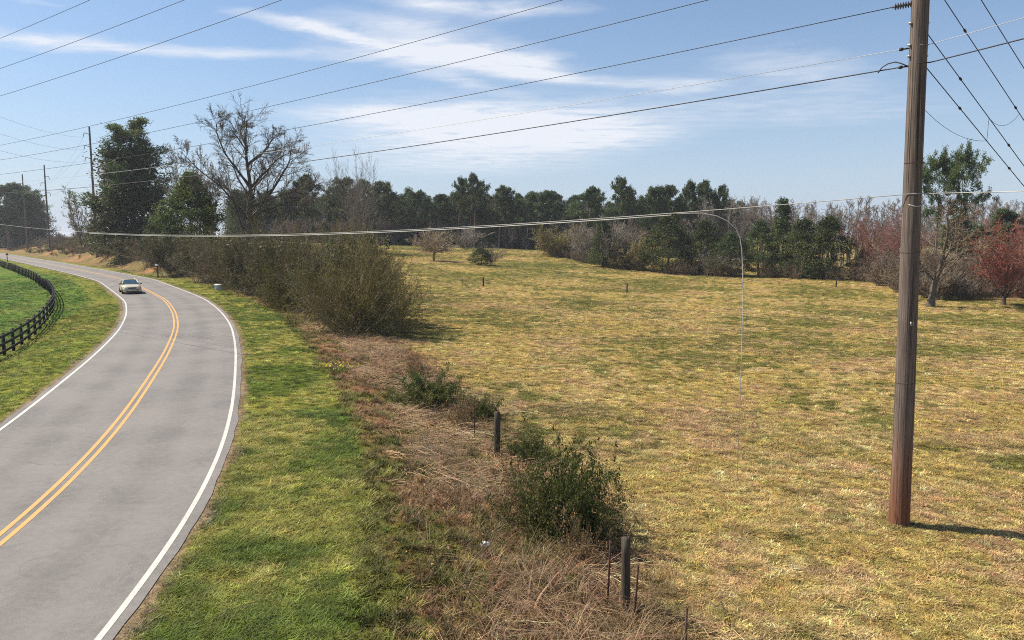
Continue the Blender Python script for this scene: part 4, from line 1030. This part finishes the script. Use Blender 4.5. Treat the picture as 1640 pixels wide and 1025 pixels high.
for (p0, p1, sag, rad, m_, lab) in ((-168, 249, .62, .010, CABLE, 'highest of the five wires running left from the near pole'), (-86, 268, .62, .010, CABLE, 'second of the five wires running left from the near pole'), (4, 286, .62, .010, CABLE, 'third wire, dead ended on the insulator at the top of the near pole'),
                                   (75, 296, .62, .007, ALU, 'thin fourth wire below the insulator wire of the near pole'), (104, 309, .75, .014, CABLE, 'thick lowest black wire of the five on the near pole')):
    h = on_near(p0); f = pole_pt(h) + np.array([dA[0], dA[1], 0]) * (prad(h) + .03)
    zA = at_depth(-110, p1 + 3, Ay)[2]; e = np.array([Ax + .2, Ay - .1, zA]); start = f
    if p0 < 50:                                        # dead-end insulator between pole and conductor
        u = norm(e - f); start = f + u * .36; q = Matrix.Rotation(-lean, 3, 'Y')
        obj('insulator', bell_insulator(np.array(q) @ (f - u * .09 - NP), np.array(q) @ (start - NP)), RUB, npole)
    else: clamp(h)
    pts = [cat(start, e, sag, 40)]
    if p0 >= 50:                                       # these two run on past the pole
        e2 = np.array([20, -30, h + NP[2] - .2]); s2 = pole_pt(h) + np.array([dN[0], dN[1], 0]) * prad(h)
        fr = pole_pt(h) + np.array([-.25, -1.0, 0]) * (prad(h) + .012)
        pts = [cat(start, e, sag, 40)[::-1], np.array([fr, fr + np.array([.2, .06, .02])]), cat(fr + np.array([.25, .02, .02]), e2, .35, 16)]
    wire('power_line', pts, rad, m_, lab, 'power line', 'wires on the near pole')
# loop of cable at the thick wire's dead end
h = on_near(103); c = pole_pt(h) + np.array([dA[0], dA[1], 0]) * (prad(h) + .1)
wire('jumper_loop', [c + np.array(v) for v in ([[(-.42, .3, -.09), (-.36, .26, .02), (-.26, .19, .09), (-.14, .1, .11), (-.04, .02, .06), (.05, -.1, -.03)]])], .014, CABLE, 'short black cable loop at the thick wire on the near pole', 'cable')

# telephone cables
h = on_near(311); fr = pole_pt(h) + np.array([-.3, -1.0, 0]) * (prad(h) + .02)
zA = at_depth(-110, 341, Ay)[2]; eA = np.array([Ax + .2, Ay - .2, zA])
main = cat(fr, eA, 1.35, 50); main2 = cat(fr + np.array([.26, .03, 0]), np.array([20, -30, fr[2] - .1]), .45, 16)
wire('telephone_cable', [main[::-1], main2], .010, PHONE, 'pale telephone cable crossing the whole view below the treetops', 'cable', 'telephone cables')
# slack second strand that leaves the cable, arches over and hangs down to the grass
xs, ys = project(main); k0 = int(np.argmin(np.abs(xs - 1100))); seg = main[3:k0 + 1]
st = main[k0]; YD = st[1]
hang = [st, *[at_depth(a, b, YD) for a, b in ((1125, 341.5), (1148, 346), (1165, 354), (1178, 366), (1185, 380), (1188, 400), (1189.5, 430), (1190, 470), (1189, 520), (1188, 560))]]
e = at_depth(1187, 590, YD); gnd = np.array([e[0], YD, gz(e[0], YD)]); hang.append(gnd)
low = main[k0:k0 + 26].copy(); low[:, 2] -= .05
wire('drop_cable', [low[::-1], np.array(hang)], .012, mat('pale_drop_cable', (.62, .61, .58), .1, 3, .5), 'loose pale cable arching down to the field grass', 'cable', 'telephone cables')
hs = on_near(317); rr_ = prad(hs); arc = [NP + np.array(Matrix.Rotation(lean, 3, 'Y') @ Vector((rr_ * 1.06 * math.cos(a), rr_ * 1.06 * math.sin(a), hs - .05 - .13 * max(0, math.sin((a + math.pi) * 1.0)) * 0 + (-.15 * math.sin(-(a)) if a < 0 else 0)))) for a in np.linspace(-2.4, -.5, 10)]
wire('cable_strap', [np.array(arc)], .014, PHONE, 'white cable strap hanging under the telephone cable on the near pole', 'strap')

# guys
anch = []
gd = norm(np.array([.82, .57])); 
for i, (py, dist, lab) in enumerate(((-140, 29, 'highest guy wire in the upper right corner'), (-49, 26, 'second guy wire right of the near pole'), (43, 24.5, 'third guy wire, starting just below the insulator of the near pole'), (98, 25, 'lowest guy wire, starting at the thick black wire'))):
    h = on_near(py); a = pole_pt(h) + np.array([gd[0], gd[1], 0]) * prad(h); b = np.array([NP[0] + gd[0] * dist, NP[1] + gd[1] * dist, 0]); b[2] = gz(b[0], b[1]) - .05
    o = wire('guy_wire', [np.array([a, a * .5 + b * .5, b])], .011, DARK, lab, 'guy wire', 'guy wires of the near pole')
    for t in (.075, .19) if i else (.2,):
        p = a + (b - a) * t - a; u = (b - a) / np.linalg.norm(b - a); obj('guy_insulator', MB().tube([p - u * .07, p - u * .03, p + u * .03, p + u * .07], [.012, .028, .028, .012], 8).me('guy_insulator'), DARK, o)
    anch.append((a, b))
gp = lambda i, t: anch[i][0] + (anch[i][1] - anch[i][0]) * t
hb = pole_pt(on_near(167)) + np.array([gd[0], gd[1], 0]) * prad(on_near(167))
for a, b, s, lab in ((hb, gp(3, .135), .22, 'thin bonding wire from the near pole to the lowest guy'), (gp(3, .135), gp(2, .14), -.0, 'short bonding wire between the two lower guys'), (gp(2, .14), gp(1, .20), .25, 'thin bonding wire between the second and third guy')):
    wire('bonding_wire', [cat(a, b, s, 10)], .005, DARK, lab, 'wire', 'bonding wires between the guys')

# ------------------------------------------------------------------ field fence posts
wood_d = mat('old_post_wood', (.065, .052, .042), .45, 3, .9, 0, .6, .1, stretch=(14, 14, 1)); rust = mat('rusty_steel', (.11, .06, .04), .4, 8, .8)


def wood_post(px, base, top, rad, label, depth=None, lean_=(0, 0)):
    p = ground_hit(px, base); H = at_depth(px, top, p[1])[2] - p[2]; g = np.random.default_rng(int(px))
    o = obj('fence_post', pole_body(H, rad, rad * .92, 9, 6, g), wood_d, None, tuple(p), (lean_[0], lean_[1], 0)); tag(o, label, 'fence post', 'posts of the field fence')


def steel_post(px, base, top, label, lean_=(0, 0)):
    p = ground_hit(px, base); H = at_depth(px, top, p[1])[2] - p[2]
    b = MB().box((-.018, -.004, -.2), (.018, .004, H)).box((-.004, .0045, -.2), (.004, .035, H - .01))
    for q in np.arange(.2, H, .12): b.box((-.01, -.012, q), (.01, -.0045, q + .03))
    tag(obj('fence_post', b.me('steel_post'), rust, None, tuple(p), (lean_[0], lean_[1], .3)), label, 'fence post', 'posts of the field fence')


wood_post(1002, 985, 862, .085, 'nearest thick wooden fence post at the bottom of the bank', lean_=(0, -.02))
wood_post(796, 735, 660, .10, 'dark wooden fence post above the large bramble bush')
wood_post(774, 459, 444, .12, 'short wooden post in the far field below the dark field shrub')
wood_post(1004, 469, 454, .10, 'short post in the far field below the hedgerow shrubs')
wood_post(1189, 463, 445, .09, 'short post in the far field beside the hanging cable')
wood_post(1339, 460, 448, .10, 'short post in the far field below the cedars')
wood_post(740, 456, 446, .05, 'thin stake left of the short wooden field post')
steel_post(973, 975, 866, 'rusty steel fence post just left of the nearest wooden post', (0, .03)); steel_post(1016, 1000, 905, 'rusty steel fence post just right of the nearest wooden post', (0, .05)); steel_post(1098, 1040, 975, 'rusty steel fence post at the bottom picture edge'); steel_post(760, 705, 640, 'thin steel fence post left of the dark wooden post')

# ------------------------------------------------------------------ black board fence
black = mat('black_fence_paint', (.018, .018, .02), .4, 4, .6, 0, .2)
FP = np.array([ground_hit(a, b)[:2] for a, b in ((0, 576), (28, 559), (52, 541), (72, 521), (85, 502), (88, 490), (86, 479), (76, 466), (58, 453), (36, 442), (16, 433), (2, 428))])
FP = np.vstack([FP[0] + (FP[0] - FP[1]) * 4, FP, FP[-1] + (FP[-1] - FP[-2]) * 2.5])
FQ = _resample(FP, .5); _kk = np.exp(-.5 * (np.arange(-14, 15) / 5.) ** 2); _kk /= _kk.sum(); _pd = np.vstack([2 * FQ[0] - FQ[14:0:-1], FQ, 2 * FQ[-1] - FQ[-2:-16:-1]])
FQ = _resample(np.c_[np.convolve(_pd[:, 0], _kk, 'valid'), np.convolve(_pd[:, 1], _kk, 'valid')], 2.5)
fz = terrain(FQ[:, 0], FQ[:, 1], False)
fence = obj('board_fence', None, None, None, (FQ[0, 0], FQ[0, 1], fz[0])); tag(fence, 'black three board pasture fence curving along the left verge', 'fence')
pm = MB().box((-.075, -.075, -.3), (.075, .075, 1.42)).me('post'); rm = MB().box((0, -.022, -.075), (1, .022, .075)).me('rail')
for i in range(len(FQ)):
    o0 = np.array([FQ[i, 0] - FQ[0, 0], FQ[i, 1] - FQ[0, 1], fz[i] - fz[0]])
    j = min(i + 1, len(FQ) - 1); dv = FQ[j] - FQ[i - (i == j)]; an = math.atan2(dv[1], dv[0]); obj('post', pm, black, fence, tuple(o0), (0, 0, an))
    if i + 1 < len(FQ):
        L = np.hypot(*(FQ[i + 1] - FQ[i])); sl_ = math.atan2(fz[i + 1] - fz[i], L); s = math.sin(an); c = math.cos(an)
        for hh in (.38, .82, 1.26): obj('rail', rm, black, fence, tuple(o0 + np.array([s * -.1 * -1, -c * .1, hh])), (0, -sl_, an), (L * 1.01, 1, 1))

# ------------------------------------------------------------------ car
def build_car():
    paint = bpy.data.materials.new('champagne_paint'); paint.use_nodes = True; b = paint.node_tree.nodes['Principled BSDF']
    k = NT(paint.node_tree); nz = k.noise(k.add('ShaderNodeTexCoord').outputs['Object'], 4.0, 3); k.l.new(k.ramp(nz, [(.3, (.55, .48, .34)), (.7, (.62, .55, .40))]), b.inputs['Base Color'])
    b.inputs['Metallic'].default_value = .15; b.inputs['Roughness'].default_value = .32; b.inputs['Coat Weight'].default_value = .6
    glass = mat('car_glass', (.035, .075, .105), .3, 2, .06, 0, 0, .8); tyre = mat('tyre_rubber', (.02, .02, .02), .2, 5, .8); rim = mat('wheel_alloy', (.5, .5, .5), .1, 5, .35, 0, 0, .5, .8)
    lamp = mat('headlight_lens', (.75, .72, .60), .1, 4, .1, 0, 0, .8); blk = mat('car_black_trim', (.022, .021, .021), .2, 5, .5); chrome = mat('car_chrome', (.6, .6, .6), .1, 5, .2, 0, 0, .5, .9); plate = mat('number_plate', (.55, .56, .58), .1, 20, .5); amber = mat('indicator_amber', (.6, .25, .04), .1, 5, .3)
    ii = int(np.argmin(np.hypot(ROAD[:, 0] + 38.9, ROAD[:, 1] - 79.6))); C = ROAD[ii] - ROAD_N[ii] * 1.95; hd = -ROAD_T[ii]
    car = obj('car', None, None, None, (C[0], C[1], .002), (0, 0, math.atan2(hd[1], hd[0]) - math.pi / 2)); tag(car, 'champagne gold sedan driving towards the viewer on the bend', 'car')
    ys = np.array([-2.42, -2.36, -2.1, -1.65, -1.1, -.4, .3, .95, 1.3, 1.75, 2.1, 2.32, 2.42]); zt = np.array([.80, .93, .98, .99, .96, .95, .94, .95, .93, .87, .80, .72, .60]); hw = np.array([.72, .80, .86, .89, .905, .91, .91, .905, .895, .88, .85, .79, .68])
    prof = [(0, .03), (.5, .025), (.82, .0), (.95, -.07), (1.0, -.25)]; V = []
    for y_, z_, w_ in zip(ys, zt, hw):
        half = [(w_ * a, z_ + c * (1 if z_ > .7 else .6)) for a, c in prof] + [(w_ * 1.0, .42), (w_ * .96, .24), (w_ * .85, .2)]
        full = [(-a, c) for a, c in half[:0:-1]] + half; V.append([(a, y_, c) for a, c in full])
    V = np.array(V); n = V.shape[1]; m = len(V); i = np.arange(m - 1)[:, None] * n; j = np.arange(n - 1)
    F = np.stack([i + j, i + n + j, i + n + j + 1, i + j + 1], -1).reshape(-1, 4); bt = np.arange(m - 1)[:, None] * n
    Fb = np.stack([bt[:, 0], bt[:, 0] + n - 1, bt[:, 0] + 2 * n - 1, bt[:, 0] + n], -1)
    bd = MB().put(V.reshape(-1, 3), F, Fb, np.array([np.arange(n), (m - 1) * n + np.arange(n)[::-1]])).me('body'); body = obj('body', smooth(bd), paint, car)
    # cabin: glass shell, roof and pillars
    st = [(-1.68, .985, .72, .985), (-.95, 1.40, .57, .96), (-.3, 1.435, .59, .95), (.25, 1.415, .585, .95), (1.12, .95, .72, .95)]
    lo = [(-.80 if y_ in (-1.68, 1.12) else -.84) for y_, *_ in st]
    quad = lambda a, b_, c, d: MB().put([a, b_, c, d], [(0, 1, 2, 3)])
    e = .012; T = {y_: (w_, z_) for y_, z_, w_, _ in st}; bw = .83
    A, B_, Bm, Cc, D = (1.12, .95), (.25, 1.415), (-.3, 1.435), (-.95, 1.40), (-1.68, .985)
    obj('windshield', quad((-.74, 1.10, .965), (.74, 1.10, .965), (.57, .28, 1.405), (-.57, .28, 1.405)).me('windshield'), glass, car)
    obj('rear_window', quad((.72, -1.66, 1.0), (-.72, -1.66, 1.0), (-.56, -.98, 1.39), (.56, -.98, 1.39)).me('rear_window'), glass, car)
    for s in (-1, 1):
        obj('side_window', quad((s * .82, .92, .97), (s * .60, .24, 1.385), (s * .605, -.28, 1.40), (s * .83, -.30, .97)).me('side_window'), glass, car)
        obj('side_window', quad((s * .83, -.36, .97), (s * .605, -.34, 1.40), (s * .58, -.90, 1.37), (s * .80, -1.40, .98)).me('side_window'), glass, car)
        for a, c, r in (((s * .80, 1.13, .95), (s * .59, .26, 1.40), .045), ((s * .845, -.33, .95), (s * .61, -.31, 1.41), .035), ((s * .78, -1.66, .985), (s * .58, -.94, 1.385), .075)): obj('pillar', MB().tube([a, c], r, 6).me('pillar'), paint, car)
        mr = obj('mirror', smooth(MB().lathe([(0, -.07), (.07, -.06), (.085, 0), (.06, .06), (0, .07)], 10, (s * 1.0, .80, 1.0), 'y').tube([(s * .88, .82, .95), (s * .97, .80, .98)], .025, 6).me('mirror')), blk, car)
        hl = obj('headlight', smooth(MB().put([(s * .40, 2.385, .60), (s * .72, 2.30, .62), (s * .83, 2.12, .69), (s * .80, 2.16, .79), (s * .42, 2.335, .735), (s * .60, 2.375, .67)], [(0, 1, 5), (1, 2, 5), (2, 3, 5), (3, 4, 5), (4, 0, 5)]).me('headlight')), lamp, car)
        obj('indicator', MB().box((s * .70 - .06, 2.30, .56), (s * .70 + .06, 2.345, .60)).me('indicator'), amber, car)
        obj('tail_light', MB().box((s * .66 - .14, -2.43, .72), (s * .66 + .14, -2.38, .86)).me('tail_light'), mat('tail_lamp', (.3, .02, .02), .1, 4, .2), car)
        for y_ in (1.45, -1.42):
            w = obj('wheel', None, None, car, (s * .80, y_, .33)); obj('tyre', smooth(MB().lathe([(.2, -.1), (.31, -.105), (.33, -.07), (.33, .07), (.31, .105), (.2, .1)], 22, (0, 0, 0), 'x').me('tyre')), tyre, w); obj('rim', MB().lathe([(0, -.07), (.1, -.085), (.2, -.07), (.2, .07), (.1, .085), (0, .07)], 14, (0, 0, 0), 'x').me('rim'), rim, w)
            obj('wheel_arch', smooth(MB().lathe([(.34, -.02), (.39, -.02), (.39, .02), (.34, .02)], 22, (s * .893, y_, .34), 'x').me('wheel_arch')), blk, car)
        for y_ in (.25, -.75): obj('door_handle', MB().box((s * .91 - .015, y_ - .08, .80), (s * .91 + .015, y_ + .08, .83)).me('door_handle'), paint, car)
    obj('roof', smooth(MB().put([(x_, y_, z_ + .03 * (1 - (x_ / .6) ** 2)) for y_, z_, w_ in ((.30, 1.40, .58), (.1, 1.425, .60), (-.3, 1.44, .61), (-.7, 1.425, .60), (-1.0, 1.385, .575)) for x_ in np.linspace(-w_, w_, 7)], [(r_ * 7 + c_, r_ * 7 + c_ + 1, r_ * 7 + c_ + 8, r_ * 7 + c_ + 7) for r_ in range(4) for c_ in range(6)]).me('roof')), paint, car)
    obj('grille', MB().put([(-.36, 2.405, .585), (.36, 2.405, .585), (.40, 2.36, .70), (-.40, 2.36, .70), (-.36, 2.435, .58), (.36, 2.435, .58), (.40, 2.385, .705), (-.40, 2.385, .705)], [(4, 5, 6, 7), (3, 2, 6, 7), (0, 1, 5, 4)]).me('grille'), blk, car)
    bp = obj('bumper', smooth(MB().put([(x_, 2.50 - .30 * (abs(x_) / .88) ** 3, z_) for z_ in (.24, .36, .50) for x_ in np.linspace(-.88, .88, 11)], [(r_ * 11 + c_, r_ * 11 + c_ + 1, r_ * 11 + c_ + 12, r_ * 11 + c_ + 11) for r_ in range(2) for c_ in range(10)]).me('bumper')), paint, car)
    obj('air_intake', MB().box((-.6, 2.44, .25), (.6, 2.512, .33)).me('air_intake'), blk, bp); obj('bumper_strip', MB().box((-.62, 2.40, .46), (.62, 2.515, .49)).me('bumper_strip'), blk, bp)
    obj('number_plate', MB().box((-.15, 2.49, .375), (.15, 2.525, .45)).me('number_plate'), plate, car)
    for s in (-.3, .3): obj('wiper', MB().tube([(s - .25, 1.12, .985), (s + .25, 1.05, 1.02)], .012, 4).me('wiper'), blk, car)


build_car()

# ------------------------------------------------------------------ roadside things
white_b = mat('white_enamel', (.72, .73, .75), .08, 3, .45); grey_b = mat('grey_box', (.5, .52, .55), .1, 3, .5)


def marker_post():
    p = ground_hit(253, 445); H = at_depth(253, 422, p[1])[2] - p[2]; o = obj('marker_post', None, None, None, tuple(p)); tag(o, 'short dark post with a small white crosspiece behind the car', 'post')
    obj('post', pole_body(H, .10, .09, 8, 4), wood_d, o); obj('crosspiece', MB().box((-.28, -.14, H - .34), (.28, -.10, H - .16)).me('crosspiece'), white_b, o)


def utility_box():
    p = ground_hit(351, 464); s = p[1] / F_PX; o = obj('utility_box', None, None, None, tuple(p), (0, 0, .25)); tag(o, 'small pale grey box standing on the verge beside the hedge', 'utility box')
    w = 6.3 * s; h = 8 * s; m = MB().put([(-w, -.22, -.1), (w, -.22, -.1), (w, .22, -.1), (-w, .22, -.1), (-w, -.2, h * .86), (w, -.2, h * .86), (w, .2, h), (-w, .2, h)], [(0, 1, 5, 4), (1, 2, 6, 5), (2, 3, 7, 6), (3, 0, 4, 7)]).me('cabinet')
    obj('cabinet', m, grey_b, o); obj('lid', MB().put([(-w - .03, -.25, h * .865), (w + .03, -.25, h * .865), (w + .03, .24, h * 1.02), (-w - .03, .24, h * 1.02), (-w - .03, -.25, h * .865 + .05), (w + .03, -.25, h * .865 + .05), (w + .03, .24, h * 1.02 + .05), (-w - .03, .24, h * 1.02 + .05)], [(0, 1, 5, 4), (1, 2, 6, 5), (2, 3, 7, 6), (3, 0, 4, 7), (4, 5, 6, 7), (3, 2, 1, 0)]).me('lid'), white_b, o)


def mailbox(px, base, label, m_, sc=1.0, rz=0.0):
    p = ground_hit(px, base); o = obj('mailbox', None, None, None, tuple(p), (0, 0, rz), (sc,) * 3); tag(o, label, 'mailbox')
    obj('post', MB().box((-.05, -.05, -.2), (.05, .05, 1.05)).me('mailbox_post'), wood_d, o)
    a = np.linspace(0, math.pi, 9); pr = [(-.13, 0)] + [(-.13 * math.cos(t), .14 + .13 * math.sin(t)) for t in a] + [(.13, 0)]; n = len(pr)
    V = [(q[0], y_, 1.055 + q[1]) for y_ in (-.28, .28) for q in pr]; j = np.arange(n); F = np.stack([j, (j + 1) % n, n + (j + 1) % n, n + j], -1)
    obj('box', MB().put(V, F, np.array([j[::-1], n + j])).me('mailbox_box'), m_, o)
    obj('flag', MB().box((.135, -.1, 1.12), (.15, -.06, 1.36)).me('mailbox_flag'), mat('flag_red', (.5, .04, .03), .1, 4), o)


marker_post(); utility_box()
mailbox(12, 419, 'dark mailbox on a post at the far end of the black fence', black, 1.5, .8); mailbox(127, 415, 'small white mailbox at the foot of the far clay bank', white_b, .85, 2.2)


def plastic_bag():
    p = ground_hit(778, 882); g = np.random.default_rng(9); u = np.linspace(0, math.pi, 11); v = np.linspace(0, 2 * math.pi, 15)[:-1]
    U, W_ = np.meshgrid(u, v, indexing='ij'); r = .085 * (1 + .22 * np.sin(3 * W_ + 2 * U) + .30 * g.normal(size=U.shape) * np.sin(U)); V = np.stack([r * np.sin(U) * np.cos(W_) * 1.1, r * np.sin(U) * np.sin(W_) * .8, r * np.cos(U) * .72], -1).reshape(-1, 3)
    V[:, 2] += .09; n = 14; i = np.arange(10)[:, None] * n; j = np.arange(n); j2 = (j + 1) % n; F = np.stack([i + j, i + n + j, i + n + j2, i + j2], -1).reshape(-1, 4)
    o = obj('plastic_bag', mesh('plastic_bag', V, [F]), mat('white_plastic', (.55, .56, .58), .3, 12, .5, .25), None, tuple(p)); tag(o, 'crumpled white plastic bag caught in the straw on the bank', 'bag')


def daffodils():
    p = ground_hit(543, 597); g = np.random.default_rng(4); o = obj('daffodil_clump', None, None, None, tuple(p)); tag(o, 'clump of yellow flowers at the edge of the verge', 'flowers')
    me = tuft(g, 130, .4, .42, .7, .022, 3); obj('leaves', me, mat('daffodil_leaf', (.12, .2, .03), .3, 3, .6, .25), o)
    V, F = leaves(g, np.c_[.36 * g.normal(size=(40, 2)), g.uniform(.3, .45, 40)], .10, .9, .5); obj('blossoms', mesh('blossoms', V, [F]), mat('daffodil_flower', (.75, .62, .06), .15, 5, .6, .3), o)


plastic_bag(); daffodils()

# ------------------------------------------------------------------ thin spring haze
def build_haze():
    m = bpy.data.materials.new('haze'); m.use_nodes = True; k = NT(m.node_tree); k.n.clear()
    v = k.add('ShaderNodeVolumePrincipled', {'Color': (.86, .91, 1.0, 1), 'Density': 0.0002, 'Anisotropy': 0.2})
    k.l.new(v.outputs[0], k.add('ShaderNodeOutputMaterial').inputs['Volume'])
    tag(obj('haze', MB().box((-9400, -9400, -8), (9400, 9400, 36)).me('haze'), m), 'thin pale haze over the whole landscape', 'haze', kind='stuff')


build_haze()
